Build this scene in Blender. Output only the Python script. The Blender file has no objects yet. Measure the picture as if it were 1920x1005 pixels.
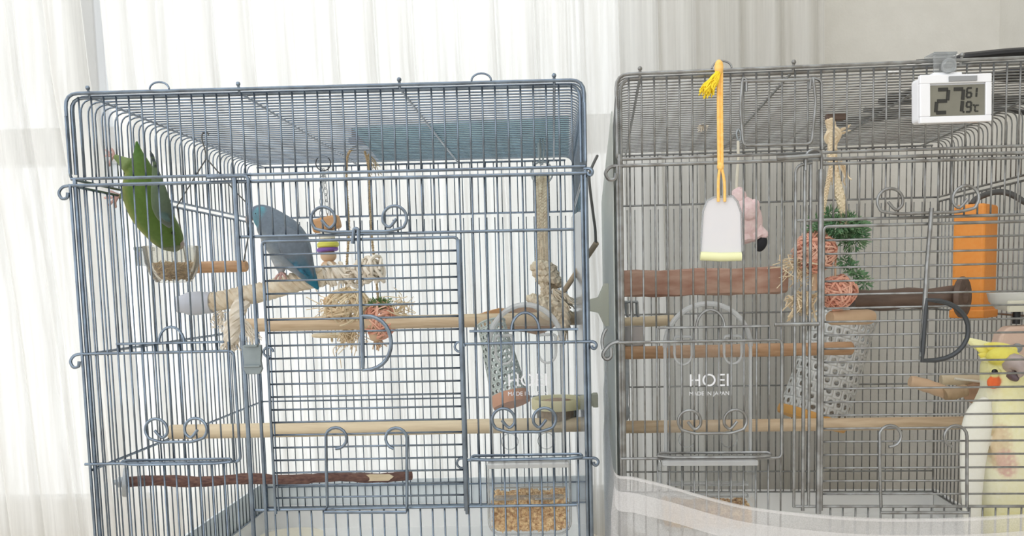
import bpy, math, random
import numpy as np
from mathutils import Vector, Matrix, kdtree
random.seed(7)
sc = bpy.context.scene
C = sc.collection
PI = math.pi
# ------------------------------------------------------------------ camera
IMG_W, IMG_H = 1920.0, 1005.0
FPX, PX, PY = 1546.8, 1010.2, 672.1
ZT = 0.60                                        # height of the left cage's roof above the floor
CAM = Vector((0.4342, -0.75, ZT - 0.1799))
def _rod(w):
    w = np.array(w); a = np.linalg.norm(w); k = w / a
    K = np.array([[0, -k[2], k[1]], [k[2], 0, -k[0]], [-k[1], k[0], 0]])
    return np.eye(3) + math.sin(a) * K + (1 - math.cos(a)) * K @ K
RC = _rod((0.0892, 0.0186, -0.021)) @ np.array([[1, 0, 0], [0, 0, -1], [0, 1, 0.]])
right, down, fwd = [Vector(r) for r in RC]
cam = bpy.data.cameras.new('camera'); co = bpy.data.objects.new('camera', cam); C.objects.link(co)
co.matrix_world = Matrix(((right.x, -down.x, -fwd.x, CAM.x), (right.y, -down.y, -fwd.y, CAM.y), (right.z, -down.z, -fwd.z, CAM.z), (0, 0, 0, 1)))
cam.sensor_width = 36; cam.lens = FPX * 36 / IMG_W
cam.shift_x = (IMG_W / 2 - PX) / IMG_W; cam.shift_y = (PY - IMG_H / 2) / IMG_W
cam.clip_start = 0.01
sc.camera = co
# ------------------------------------------------------------------ world, daylight, exposure
w = bpy.data.worlds.new('sky'); sc.world = w; w.use_nodes = True
w.node_tree.nodes['Background'].inputs[0].default_value = (0.97, 0.985, 1.0, 1)
w.node_tree.nodes['Background'].inputs[1].default_value = 1.5
def area(name, loc, rot, sx, sy, e, col=(1, 1, 1)):
    l = bpy.data.lights.new(name, 'AREA'); l.shape = 'RECTANGLE'; l.size = sx; l.size_y = sy; l.energy = e; l.color = col
    o = bpy.data.objects.new(name, l); C.objects.link(o); o.location = loc; o.rotation_euler = rot
    return o
area('daylight_outside', (-0.35, 1.9, 1.0), (math.radians(90), 0, PI), 3.2, 2.6, 7, (1, 0.985, 0.96))
sc.view_settings.view_transform = 'Standard'; sc.view_settings.look = 'None'
sc.view_settings.exposure = 0.22; sc.view_settings.gamma = 1.0; sc.view_settings.use_curve_mapping = False
sc.cycles.max_bounces = 10; sc.cycles.transparent_max_bounces = 32; sc.cycles.use_denoising = True
sc.cycles.caustics_refractive = False; sc.cycles.caustics_reflective = False
# ------------------------------------------------------------------ measuring helpers (photo pixel -> place at a known depth)
RX0, RY0, RANG, RTOP = 0.4946, 0.0163, -0.0587, ZT + 0.0078
RM = Matrix.Translation((RX0, RY0, 0)) @ Matrix.Rotation(RANG, 4, 'Z')
LM = Matrix.Identity(4)
def ray(u, v): return (right * ((u - PX) / FPX) + down * ((v - PY) / FPX) + fwd)
def loc(u, v, y, cage='L'):
    """cage-local point (x, y, world z) seen at photo pixel u, v on the plane local-y = y"""
    M = (RM if cage == 'R' else LM).inverted()
    o = M @ CAM; d = M.to_3x3() @ ray(u, v)
    return o + d * ((y - o.y) / d.y)
def P(u, v, y, cage='L'): return (RM if cage == 'R' else LM) @ loc(u, v, y, cage)
def pxm(p): return FPX / (p - CAM).dot(fwd)      # pixels per metre at p
# ------------------------------------------------------------------ materials
def mat(name, col, col2=None, rough=0.5, metal=0.0, scale=40, stretch=(1, 1, 1), bump=0.0, alpha=1.0, detail=4, spec=0.5, sheen=0, sss=0, bscale=None, coords='Object', contrast=(0.35, 0.65)):
    m = bpy.data.materials.new(name); m.use_nodes = True; nt = m.node_tree; b = nt.nodes['Principled BSDF']
    b.inputs['Roughness'].default_value = rough; b.inputs['Metallic'].default_value = metal
    b.inputs['Specular IOR Level'].default_value = spec; b.inputs['Base Color'].default_value = (*col, 1); b.inputs['Alpha'].default_value = alpha
    if sss: b.inputs['Subsurface Weight'].default_value = sss; b.inputs['Subsurface Radius'].default_value = (.01, .008, .005); b.inputs['Subsurface Scale'].default_value = .3
    if col2 is not None or bump:
        tc = nt.nodes.new('ShaderNodeTexCoord'); mp = nt.nodes.new('ShaderNodeMapping'); mp.inputs['Scale'].default_value = stretch
        nt.links.new(tc.outputs[coords], mp.inputs[0])
        n = nt.nodes.new('ShaderNodeTexNoise'); n.inputs['Scale'].default_value = scale; n.inputs['Detail'].default_value = detail
        nt.links.new(mp.outputs[0], n.inputs[0])
        if col2 is not None:
            r = nt.nodes.new('ShaderNodeValToRGB'); r.color_ramp.elements[0].position = contrast[0]; r.color_ramp.elements[1].position = contrast[1]
            r.color_ramp.elements[0].color = (*col, 1); r.color_ramp.elements[1].color = (*col2, 1)
            nt.links.new(n.outputs[0], r.inputs[0]); nt.links.new(r.outputs[0], b.inputs['Base Color'])
        if bump:
            src = n
            if bscale:
                src = nt.nodes.new('ShaderNodeTexNoise'); src.inputs['Scale'].default_value = bscale; nt.links.new(mp.outputs[0], src.inputs[0])
            bp = nt.nodes.new('ShaderNodeBump'); bp.inputs['Strength'].default_value = bump; bp.inputs['Distance'].default_value = 0.002
            nt.links.new(src.outputs[0], bp.inputs['Height']); nt.links.new(bp.outputs[0], b.inputs['Normal'])
    return m
def clear(name, tint=(1, 1, 1), gloss=0.16, milky=0.06, rough=0.05, milk=(0.9, 0.92, 0.93)):
    """thin clear plastic: see-through, with fresnel reflections and a little milkiness"""
    m = bpy.data.materials.new(name); m.use_nodes = True; nt = m.node_tree; nt.nodes.clear()
    out = nt.nodes.new('ShaderNodeOutputMaterial'); t = nt.nodes.new('ShaderNodeBsdfTransparent'); t.inputs[0].default_value = (*tint, 1)
    g = nt.nodes.new('ShaderNodeBsdfGlossy'); g.inputs['Roughness'].default_value = rough
    d = nt.nodes.new('ShaderNodeBsdfDiffuse'); d.inputs[0].default_value = (*milk, 1)
    lw = nt.nodes.new('ShaderNodeLayerWeight'); lw.inputs[0].default_value = gloss
    a = nt.nodes.new('ShaderNodeMixShader'); b = nt.nodes.new('ShaderNodeMixShader'); b.inputs[0].default_value = milky
    nt.links.new(lw.outputs['Fresnel'], a.inputs[0]); nt.links.new(t.outputs[0], a.inputs[1]); nt.links.new(g.outputs[0], a.inputs[2])
    nt.links.new(a.outputs[0], b.inputs[1]); nt.links.new(d.outputs[0], b.inputs[2]); nt.links.new(b.outputs[0], out.inputs[0])
    tl = nt.nodes.new('ShaderNodeBsdfTranslucent'); tl.inputs[0].default_value = (*milk, 1); c2 = nt.nodes.new('ShaderNodeMixShader'); c2.inputs[0].default_value = .55
    nt.links.new(d.outputs[0], c2.inputs[1]); nt.links.new(tl.outputs[0], c2.inputs[2]); nt.links.new(c2.outputs[0], b.inputs[2])
    return m
def cloth(name, col, see=0.1, see2=0.3, transl=0.55, fx=150, fz=4):
    """thin woven curtain: part diffuse, part translucent, threads of uneven density along z"""
    m = bpy.data.materials.new(name); m.use_nodes = True; nt = m.node_tree; nt.nodes.clear()
    out = nt.nodes.new('ShaderNodeOutputMaterial'); tc = nt.nodes.new('ShaderNodeTexCoord'); mp = nt.nodes.new('ShaderNodeMapping')
    mp.inputs['Scale'].default_value = (fx, fx, fz); nt.links.new(tc.outputs['Object'], mp.inputs[0])
    n = nt.nodes.new('ShaderNodeTexNoise'); n.inputs['Scale'].default_value = 1; n.inputs['Detail'].default_value = 3; nt.links.new(mp.outputs[0], n.inputs[0])
    mr = nt.nodes.new('ShaderNodeMapRange'); mr.inputs[1].default_value = .35; mr.inputs[2].default_value = .65; mr.inputs[3].default_value = see; mr.inputs[4].default_value = see2
    nt.links.new(n.outputs[0], mr.inputs[0])
    d = nt.nodes.new('ShaderNodeBsdfDiffuse'); d.inputs[0].default_value = (*col, 1); tr = nt.nodes.new('ShaderNodeBsdfTranslucent'); tr.inputs[0].default_value = (*col, 1)
    tp = nt.nodes.new('ShaderNodeBsdfTransparent')
    a = nt.nodes.new('ShaderNodeMixShader'); a.inputs[0].default_value = transl; b = nt.nodes.new('ShaderNodeMixShader')
    bp = nt.nodes.new('ShaderNodeBump'); bp.inputs['Strength'].default_value = .25; bp.inputs['Distance'].default_value = .001
    nt.links.new(n.outputs[0], bp.inputs['Height']); nt.links.new(bp.outputs[0], d.inputs['Normal'])
    nt.links.new(d.outputs[0], a.inputs[1]); nt.links.new(tr.outputs[0], a.inputs[2])
    nt.links.new(mr.outputs[0], b.inputs[0]); nt.links.new(a.outputs[0], b.inputs[1]); nt.links.new(tp.outputs[0], b.inputs[2]); nt.links.new(b.outputs[0], out.inputs[0])
    return m
def vcol(name, rough=0.8, bump=0.35, stretch=(1, 1, 1), scale=260):
    """plumage: colour stored on the mesh, fine feather relief"""
    m = bpy.data.materials.new(name); m.use_nodes = True; nt = m.node_tree; b = nt.nodes['Principled BSDF']
    a = nt.nodes.new('ShaderNodeAttribute'); a.attribute_name = 'plumage'
    tc = nt.nodes.new('ShaderNodeTexCoord'); mp = nt.nodes.new('ShaderNodeMapping'); mp.inputs['Scale'].default_value = stretch; nt.links.new(tc.outputs['Object'], mp.inputs[0])
    n = nt.nodes.new('ShaderNodeTexNoise'); n.inputs['Scale'].default_value = scale; n.inputs['Detail'].default_value = 4; nt.links.new(mp.outputs[0], n.inputs[0])
    mx = nt.nodes.new('ShaderNodeMixRGB'); mx.blend_type = 'OVERLAY'; mx.inputs[0].default_value = .22
    nt.links.new(a.outputs[0], mx.inputs[1]); nt.links.new(n.outputs[0], mx.inputs[2]); nt.links.new(mx.outputs[0], b.inputs['Base Color'])
    bp = nt.nodes.new('ShaderNodeBump'); bp.inputs['Strength'].default_value = bump; bp.inputs['Distance'].default_value = .001
    nt.links.new(n.outputs[0], bp.inputs['Height']); nt.links.new(bp.outputs[0], b.inputs['Normal'])
    b.inputs['Roughness'].default_value = rough; b.inputs['Sheen Weight'].default_value = .15; b.inputs['Specular IOR Level'].default_value = .2
    return m
M = {}
M['wire'] = mat('wire_steel', (.15, .18, .22), (.22, .275, .34), rough=.27, metal=.85, scale=60)  # bluish base colour stands in for blue sky reflected in the steel
M['wireR'] = mat('wire_worn_steel', (.33, .34, .34), (.20, .195, .185), rough=.33, metal=.7, scale=90)
M['wire_dark'] = mat('wire_dark', (.05, .055, .06), rough=.4, metal=.3)
M['zinc'] = mat('zinc', (.42, .45, .47), (.33, .36, .38), rough=.42, metal=.6, scale=120)
M['wall'] = mat('wallpaper', (.64, .62, .565), (.67, .65, .595), rough=.9, scale=30, bump=.25, bscale=260)
M['floor'] = mat('floor_board', (.62, .55, .46), (.70, .63, .54), rough=.6, scale=8, stretch=(1, 12, 1))
M['frame_white'] = mat('window_frame', (.62, .63, .64), (.66, .67, .68), rough=.4, scale=4)
M['curtain'] = cloth('curtain_cloth', (.81, .80, .77), .03, .20, .55)
M['sheer'] = cloth('sheer_voile', (.96, .95, .95), .50, .60, .42, 900, 900)
M['hem'] = cloth('sheer_hem', (.96, .95, .95), .42, .50, .42, 900, 900)
M['tray'] = mat('tray_plastic', (.90, .90, .88), (.92, .92, .90), rough=.45, scale=6)
M['guard'] = mat('guard_plastic', (.80, .86, .88), (.83, .89, .91), rough=.4, scale=6)
M['film'] = clear('film', (.88, .93, .99), .2, .22, .1, (.78, .85, .95))
M['clear'] = clear('clear_plastic', (.985, .99, .99), .10, .05)
M['clear_thick'] = clear('clear_plastic_edge', (.93, .945, .95), .28, .22)
M['glass_cup'] = clear('cloudy_glass', (.97, .97, .95), .16, .13, .05, (.88, .86, .78))
M['emboss'] = clear('embossed_plastic', (.95, .95, .95), .25, .6)
M['clear_yellow'] = clear('yellow_clear_plastic', (.97, .95, .82), .15, .8, .1, (.96, .92, .68))
M['cream_plastic'] = clear('cream_plastic', (.97, .95, .88), .1, .9, .3, (.97, .96, .86))
M['wood'] = mat('dowel_wood', (.72, .56, .38), (.60, .44, .28), rough=.6, scale=18, stretch=(1.2, 14, 14), bump=.1)
M['wood_pale'] = mat('pale_dowel_wood', (.74, .62, .43), (.65, .53, .36), rough=.6, scale=18, stretch=(1.2, 14, 14), bump=.1)
M['wood_red'] = mat('swing_wood', (.58, .36, .21), (.47, .27, .14), rough=.6, scale=18, stretch=(2, 14, 14), bump=.1)
M['bark'] = mat('dark_bark', (.11, .055, .05), (.22, .12, .09), rough=.8, scale=30, stretch=(2, 12, 12), bump=.9)
M['bark2'] = mat('brown_bark', (.37, .19, .135), (.52, .34, .26), rough=.75, scale=14, stretch=(2, 6, 6), bump=.5)
M['darkwood'] = mat('dark_perch_wood', (.10, .062, .045), (.15, .10, .075), rough=.55, scale=14, stretch=(2, 8, 8), bump=.4)
M['bare'] = mat('bare_wood', (.66, .54, .36), (.74, .63, .44), rough=.7, scale=30, stretch=(2, 8, 8))
M['block_orange'] = mat('orange_wood_bead', (.62, .36, .18), (.54, .29, .13), rough=.6, scale=30, bump=.1)
M['bead'] = mat('pale_wood_bead', (.70, .50, .33), (.64, .44, .28), rough=.6, scale=30)
M['white_bead'] = mat('offwhite_wood', (.78, .74, .62), rough=.6)
M['yellow'] = mat('yellow_disc', (.72, .70, .12), rough=.5)
M['purple'] = mat('purple_disc', (.22, .10, .42), rough=.5)
M['cotton'] = mat('cotton_fibre', (.80, .72, .58), (.66, .55, .40), rough=.95, scale=120, bump=.3)
M['cotton_white'] = mat('white_cotton', (.86, .80, .70), (.74, .66, .54), rough=.95, scale=100, bump=.3)
M['rope'] = mat('hemp_rope', (.74, .65, .50), (.60, .50, .37), rough=.95, scale=160, bump=.4)
M['jute'] = mat('jute_twine', (.55, .43, .27), (.42, .31, .18), rough=.95, scale=200)
M['raffia'] = mat('raffia_natural', (.86, .74, .53), (.76, .60, .40), rough=.8, scale=50)
M['raffia_pink'] = mat('raffia_pink', (.82, .37, .26), (.86, .54, .40), rough=.8, scale=60)
M['raffia_peach'] = mat('raffia_peach', (.84, .55, .42), (.82, .40, .28), rough=.8, scale=60)
M['moss'] = mat('green_moss', (.10, .22, .07), (.25, .36, .14), rough=.9, scale=120)
M['moss2'] = mat('blue_green_moss', (.08, .22, .10), (.24, .38, .20), rough=.9, scale=120)
M['cap_grey'] = mat('grey_plastic_cap', (.56, .59, .66), rough=.5)
M['seed'] = mat('seed_mix', (.86, .66, .38), (.52, .31, .16), rough=.7, scale=260, detail=1)
M['millet'] = mat('millet_straw', (.66, .50, .30), (.50, .34, .18), rough=.8, scale=120)
M['perf'] = mat('perforated_white', (.70, .71, .69), (.65, .66, .64), rough=.5, metal=.1, scale=10)
M['perf_grey'] = mat('perforated_grey', (.42, .47, .44), (.47, .52, .49), rough=.5, metal=.1, scale=10)
M['terracotta'] = mat('terracotta_wood', (.60, .31, .19), (.55, .27, .16), rough=.7, scale=20)
M['amber'] = mat('amber_wood', (.78, .42, .12), rough=.6)
M['cork'] = mat('cork_bark', (.50, .32, .20), (.38, .23, .14), rough=.9, scale=50, bump=.8)
M['orange'] = mat('orange_plastic', (.94, .34, .06), (.95, .37, .075), rough=.55, scale=200, bump=.08)
M['black'] = mat('black_rubber', (.012, .012, .014), rough=.4)
M['cable'] = mat('grey_cable', (.10, .10, .095), rough=.5)
M['white_cable'] = mat('white_cable', (.72, .71, .68), rough=.5)
M['white_plastic'] = mat('white_plastic', (.86, .87, .90), rough=.35)
M['lcd'] = mat('lcd_panel', (.19, .185, .15), (.215, .21, .17), rough=.25, scale=60)
M['lcd_ink'] = mat('lcd_segment', (.025, .025, .022), rough=.4)
M['button'] = mat('grey_button', (.30, .31, .32), rough=.5)
M['card'] = mat('paper_card', (.66, .66, .69), (.70, .68, .69), rough=.7, scale=25)
M['lime'] = mat('lime_plastic', (.78, .79, .46), rough=.4)
M['ribbon'] = mat('orange_ribbon', (.93, .52, .12), (.95, .60, .20), rough=.8, scale=300, bump=.3)
M['tassel'] = mat('yellow_yarn', (.93, .70, .04), rough=.9)
M['plush'] = mat('pink_plush', (.88, .70, .68), (.82, .60, .60), rough=1.0, scale=220, bump=.8)
M['plush_black'] = mat('black_felt', (.02, .02, .025), rough=.9)
M['block_pink'] = mat('mineral_block', (.80, .60, .48), (.76, .55, .44), rough=.9, scale=90, bump=.3)
M['milky'] = mat('milky_plastic', (.72, .72, .68), rough=.4, sss=.1)
M['teal_mat'] = clear('teal_sheet', (.84, .95, .96), .06, .22, .3, (.70, .88, .90))
M['grey_mat'] = clear('grey_sheet', (.82, .82, .80), .1, .35, .3, (.74, .74, .72))
M['horn'] = mat('beak_horn', (.48, .40, .37), (.40, .33, .31), rough=.45, scale=80)
M['eye'] = mat('eye_black', (.008, .007, .007), rough=.08)
M['foot'] = mat('pink_scaly_foot', (.62, .40, .36), (.52, .32, .29), rough=.7, scale=400, bump=.4)
M['plumage'] = vcol('plumage')
# ------------------------------------------------------------------ mesh builder
def spline(pts, n=8, closed=False):
    pts = [Vector(p) for p in pts]; out = []; L = len(pts)
    for i in range(L if closed else L - 1):
        if closed: a, b, c, d = pts[i - 1], pts[i], pts[(i + 1) % L], pts[(i + 2) % L]
        else: a, b, c, d = pts[max(i - 1, 0)], pts[i], pts[i + 1], pts[min(i + 2, L - 1)]
        for k in range(n):
            t = k / n
            out.append(.5 * ((2 * b) + (c - a) * t + (2 * a - 5 * b + 4 * c - d) * t * t + (3 * b - a - 3 * c + d) * t ** 3))
    if not closed: out.append(pts[-1].copy())
    return out
def rounded(pts, r, n=4, closed=False):
    """polyline with its corners rounded"""
    pts = [Vector(p) for p in pts]; out = []; L = len(pts)
    for i, p in enumerate(pts):
        if not closed and i in (0, L - 1): out.append(p); continue
        a = pts[i - 1]; b = pts[(i + 1) % L]
        da = (a - p); db = (b - p); rr = min(r, da.length * .49, db.length * .49)
        A = p + da.normalized() * rr; B = p + db.normalized() * rr
        for k in range(n + 1):
            t = k / n; out.append((1 - t) ** 2 * A + 2 * t * (1 - t) * p + t * t * B)
    return out
def frames(path, closed=False):
    L = len(path); T = []
    for i in range(L):
        a = path[i - 1] if (i > 0 or closed) else path[i]; b = path[(i + 1) % L] if (i < L - 1 or closed) else path[i]
        t = (b - a); T.append(t.normalized() if t.length > 1e-12 else Vector((0, 0, 1)))
    up = Vector((0, 0, 1)) if abs(T[0].z) < .9 else Vector((1, 0, 0))
    N = (up - T[0] * up.dot(T[0])).normalized(); out = []
    for t in T:
        N = (N - t * N.dot(t)); N = N.normalized() if N.length > 1e-9 else t.orthogonal().normalized()
        out.append((t, N.copy(), t.cross(N)))
    return out
class MB:
    def __init__(s): s.v = []; s.f = []; s.c = []; s.col = (1, 1, 1)
    def add(s, vs, fs):
        b = len(s.v); s.v += [tuple(x) for x in vs]; s.f += [tuple(b + i for i in q) for q in fs]; s.c += [s.col] * len(vs)
    def tube(s, path, r, n=6, closed=False, flat=1.0):
        path = [Vector(p) for p in path]; fr = frames(path, closed); L = len(path); vs = []; fs = []
        for i, p in enumerate(path):
            ri = r[i] if isinstance(r, (list, tuple)) else r
            for k in range(n):
                a = 2 * PI * k / n; vs.append(p + fr[i][1] * (math.cos(a) * ri) + fr[i][2] * (math.sin(a) * ri * flat))
        for i in range(L if closed else L - 1):
            j = (i + 1) % L
            for k in range(n): fs.append((i * n + k, i * n + (k + 1) % n, j * n + (k + 1) % n, j * n + k))
        if not closed: fs.append(tuple(range(n))[::-1]); fs.append(tuple((L - 1) * n + k for k in range(n)))
        s.add(vs, fs)
    def lathe(s, prof, o=(0, 0, 0), axis=(0, 0, 1), n=24, closed=False):
        ax = Vector(axis).normalized(); e1 = ax.orthogonal().normalized(); e2 = ax.cross(e1); o = Vector(o); vs = []; fs = []; L = len(prof)
        for r, h in prof:
            for k in range(n):
                a = 2 * PI * k / n; vs.append(o + ax * h + e1 * (r * math.cos(a)) + e2 * (r * math.sin(a)))
        for i in range(L if closed else L - 1):
            j = (i + 1) % L
            for k in range(n): fs.append((i * n + k, i * n + (k + 1) % n, j * n + (k + 1) % n, j * n + k))
        if not closed: fs.append(tuple(range(n))[::-1]); fs.append(tuple((L - 1) * n + k for k in range(n)))
        s.add(vs, fs)
    def box(s, c, size, R=None):
        c = Vector(c); x, y, z = [q / 2 for q in size]; R = R or Matrix.Identity(3)
        vs = [c + R @ Vector((a * x, b * y, d * z)) for a in (-1, 1) for b in (-1, 1) for d in (-1, 1)]
        s.add(vs, [(0, 1, 3, 2), (4, 6, 7, 5), (0, 4, 5, 1), (2, 3, 7, 6), (0, 2, 6, 4), (1, 5, 7, 3)])
    def ell(s, c, r, R=None, n=16, m=10):
        c = Vector(c); R = R or Matrix.Identity(3); r = r if isinstance(r, (tuple, list)) else (r, r, r); vs = []; fs = []
        for i in range(1, m):
            p = PI * i / m
            for k in range(n):
                a = 2 * PI * k / n; vs.append(c + R @ Vector((r[0] * math.sin(p) * math.cos(a), r[1] * math.sin(p) * math.sin(a), r[2] * math.cos(p))))
        vs += [c + R @ Vector((0, 0, r[2])), c + R @ Vector((0, 0, -r[2]))]; T = len(vs) - 2
        for i in range(m - 2):
            for k in range(n): fs.append((i * n + k, (i + 1) * n + k, (i + 1) * n + (k + 1) % n, i * n + (k + 1) % n))
        for k in range(n): fs.append((T, k, (k + 1) % n)); fs.append((T + 1, (m - 2) * n + (k + 1) % n, (m - 2) * n + k))
        s.add(vs, fs)
    def rings(s, rings):
        """loft of equally long point rings, capped"""
        n = len(rings[0]); vs = [p for r in rings for p in r]; fs = []
        for i in range(len(rings) - 1):
            for k in range(n): fs.append((i * n + k, i * n + (k + 1) % n, (i + 1) * n + (k + 1) % n, (i + 1) * n + k))
        fs.append(tuple(range(n))[::-1]); fs.append(tuple((len(rings) - 1) * n + k for k in range(n)))
        s.add(vs, fs)
    def plate(s, outline, thick):
        """flat outline (ordered points) given a thickness vector"""
        t = Vector(thick); o = [Vector(p) for p in outline]; n = len(o)
        s.add(o + [p + t for p in o], [tuple(range(n))[::-1], tuple(range(n, 2 * n))] + [(k, (k + 1) % n, n + (k + 1) % n, n + k) for k in range(n)])
    def sheet(s, rows, closed=False):
        m = len(rows[0]); vs = [p for r in rows for p in r]; fs = []
        for i in range(len(rows) - 1):
            for k in range(m - 1): fs.append((i * m + k, i * m + k + 1, (i + 1) * m + k + 1, (i + 1) * m + k))
        s.add(vs, fs)
    def mesh(s, name):
        me = bpy.data.meshes.new(name); me.from_pydata(s.v, [], s.f); me.update(); return me
    def build(s, name, m, parent=None, smooth=True, bevel=0, at=None):
        """link as one mesh object; a top-level object gets its origin at its base centre"""
        if at is None and parent is None:
            xs = list(zip(*s.v)); at = Vector(((min(xs[0]) + max(xs[0])) / 2, (min(xs[1]) + max(xs[1])) / 2, min(xs[2])))
        if at is not None: s.v = [tuple(Vector(q) - Vector(at)) for q in s.v]
        me = s.mesh(name); o = bpy.data.objects.new(name, me); C.objects.link(o); me.materials.append(M[m] if isinstance(m, str) else m)
        if at is not None: o.location = at
        if smooth:
            me.polygons.foreach_set('use_smooth', [True] * len(me.polygons))
            me.set_sharp_from_angle(angle=math.radians(40))
        if bevel:
            b = o.modifiers.new('bevel', 'BEVEL'); b.width = bevel; b.segments = 3; b.limit_method = 'ANGLE'
        if parent: o.parent = parent
        return o
def tag(o, label, cat, group=None, kind=None):
    o['label'] = label; o['category'] = cat
    if group: o['group'] = group
    if kind: o['kind'] = kind
    return o
def struct(o): o['kind'] = 'structure'; return o
def thing(name, at, label, cat, group=None):
    o = bpy.data.objects.new(name, None); C.objects.link(o); o.location = at; o.empty_display_size = .02; tag(o, label, cat, group); return o
def part(name, mb, m, parent, smooth=True, bevel=0, label=None):
    """part of a thing: vertices are given in world coordinates, stored relative to the thing (its root has no rotation)"""
    root = Vector((0, 0, 0)); q = parent
    while q is not None: root += q.location; q = q.parent
    mb.v = [tuple(Vector(v) - root) for v in mb.v]
    o = mb.build(name, m, None, smooth, bevel, at=Vector((0, 0, 0))); o.parent = parent
    if label: o['label'] = label
    return o
def instance(name, me, parent, at, m=None, scale=None, rot=None):
    o = bpy.data.objects.new(name, me); C.objects.link(o); o.parent = parent; o.location = at
    if scale: o.scale = scale
    if rot: o.rotation_euler = rot
    return o
# ------------------------------------------------------------------ the room
WALLY = 0.64; CURY = 0.535
def slab(name, x0, x1, y0, y1, z0, z1, m):
    b = MB(); b.box(((x0 + x1) / 2, (y0 + y1) / 2, (z0 + z1) / 2), (x1 - x0, y1 - y0, z1 - z0)); o = b.build(name, m, smooth=False); return struct(o)
WINX = P(1238, 300, WALLY).x                       # right edge of the window opening
CORX = P(1874, 60, WALLY).x                        # corner of the room
FLOORB = slab('floor', -3, CORX + .1, -2.2, WALLY + .12, -.05, 0, 'floor')
slab('wall_back', WINX, CORX + .1, WALLY, WALLY + .12, 0, 2.5, 'wall')
slab('wall_lintel', -3, WINX, WALLY, WALLY + .12, 2.1, 2.5, 'wall')
slab('wall_right', CORX, CORX + .1, -2.2, WALLY, 0, 2.5, 'wall')
# window: frame, rails, panes
wf = MB()
y0 = WALLY + .05
for x in (-2.95, P(165, 100, y0).x, WINX - .03): wf.box((x, y0, 1.05), (.055, .05, 2.1))
for z in (.03, P(700, 262, y0).z, 2.07): wf.box((-1.2, y0, z), (3.6, .045, .06))
win = struct(wf.build('window_1', 'frame_white', smooth=False, bevel=.004))
for xa, xb in ((-2.92, P(165, 100, y0).x - .03), (P(165, 100, y0).x + .03, WINX - .06)):
    for za, zb in ((.06, P(700, 262, y0).z - .03), (P(700, 262, y0).z + .03, 2.04)):
        g = MB(); g.box(((xa + xb) / 2, y0, (za + zb) / 2), (xb - xa, .004, zb - za)); part('pane', g, clear('pane_glass', (.97, .98, .98), .06, .01), win, False)
# curtains: two panels of open-weave cloth with soft pleats, floor length
def curtain(name, eL, eR, label, seed, ztop=1.5, zb=.02, pleat=.055, amp=.013):
    rnd = random.Random(seed); b = MB(); rows = []
    ph = [rnd.uniform(0, 6) for _ in range(6)]
    NX = 460; NZ = 14
    for i in range(NZ + 1):
        z = ztop + (zb - ztop) * i / NZ; row = []
        xl, xr = eL(z), eR(z)
        for k in range(NX + 1):
            t = k / NX; x = xl + (xr - xl) * t
            q = t * (eR(1) - eL(1)) / pleat * 2 * PI
            y = CURY + amp * math.sin(q + ph[0] + .6 * math.sin(q * .31 + ph[1])) * (.7 + .3 * math.sin(q * .23 + ph[2])) + amp * .35 * math.sin(q * 2.3 + ph[3] + z * 1.5) + .003 * math.sin(z * 5 + ph[4] + q * .1)
            row.append(Vector((x + .006 * math.cos(q + ph[0]), y, z)))
        rows.append(row)
    b.sheet(rows); o = b.build(name, 'curtain'); tag(o, label, 'curtain', 'curtains at the window'); return o
def edge(pts):
    w = sorted([(P(u, v, CURY).z, P(u, v, CURY).x) for u, v in pts])
    def f(z):
        if z <= w[0][0]: a, c = w[0], w[1]
        elif z >= w[-1][0]: a, c = w[-2], w[-1]
        else:
            for a, c in zip(w, w[1:]):
                if a[0] <= z <= c[0]: break
        return a[1] + (c[1] - a[1]) * (z - a[0]) / (c[0] - a[0])
    return f
curtain('curtain', lambda z: -1.5, edge([(138, 0), (157, 170), (192, 360), (234, 600), (262, 850)]), 'cream open-weave curtain hanging at the far left, left of the gap', 3)
curtain('curtain', edge([(190, 0), (206, 170), (233, 360), (262, 600), (284, 850)]), edge([(1547, 0), (1547, 300), (1547, 900)]), 'wide white pleated curtain hanging behind both bird cages', 5, pleat=.062)
# ------------------------------------------------------------------ the cages
W = .465; RB = .00085; RR = .0014; RP = .0019
def bar_mesh(key, pts, r, m, n=6, _c={}):
    if key not in _c:
        b = MB(); b.tube(pts, r, n); me = b.mesh('bar'); me.materials.append(M[m]); me.polygons.foreach_set('use_smooth', [True] * len(me.polygons)); _c[key] = me
    return _c[key]
class Cage:
    def __init__(s, side, D, top, label, m):
        s.c = side; s.D = D; s.top = top; s.m = m
        s.root = thing('bird_cage', (RX0, RY0, 0) if side == 'R' else (0, 0, 0), label, 'bird cage', 'wire bird cages')
        if side == 'R': s.root.rotation_euler = (0, 0, RANG)
    def L(s, u, v, y=0.0): return loc(u, v, y, s.c)       # cage-local point from a photo pixel
    def z(s, rel): return s.top + rel
    def put(s, name, mb, m=None, parent=None, label=None, smooth=True, bevel=0):
        o = mb.build(name, m or s.m, None, smooth, bevel, at=Vector((0, 0, 0))); o.parent = parent or s.root
        if label: o['label'] = label
        return o
    def vbars(s, parent, xs, y, z0, z1, r=RB):
        key = (s.c, 'v', round(z1 - z0, 4), r); me = bar_mesh(key, [(0, 0, 0), (0, 0, z1 - z0)], r, s.m)
        for x in xs: instance('bar', me, parent, (x, y, z0))
    def ybars(s, parent, x, ys, z0, z1):
        key = (s.c, 'v', round(z1 - z0, 4), RB); me = bar_mesh(key, [(0, 0, 0), (0, 0, z1 - z0)], RB, s.m)
        for y in ys: instance('bar', me, parent, (x, y, z0))
    def hbars(s, parent, x0, x1, y, zs, r=RB * 1.1):
        key = (s.c, 'h', round(x1 - x0, 4), r); me = bar_mesh(key, [(0, 0, 0), (x1 - x0, 0, 0)], r, s.m)
        for z in zs: instance('bar', me, parent, (x0, y, z))
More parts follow.
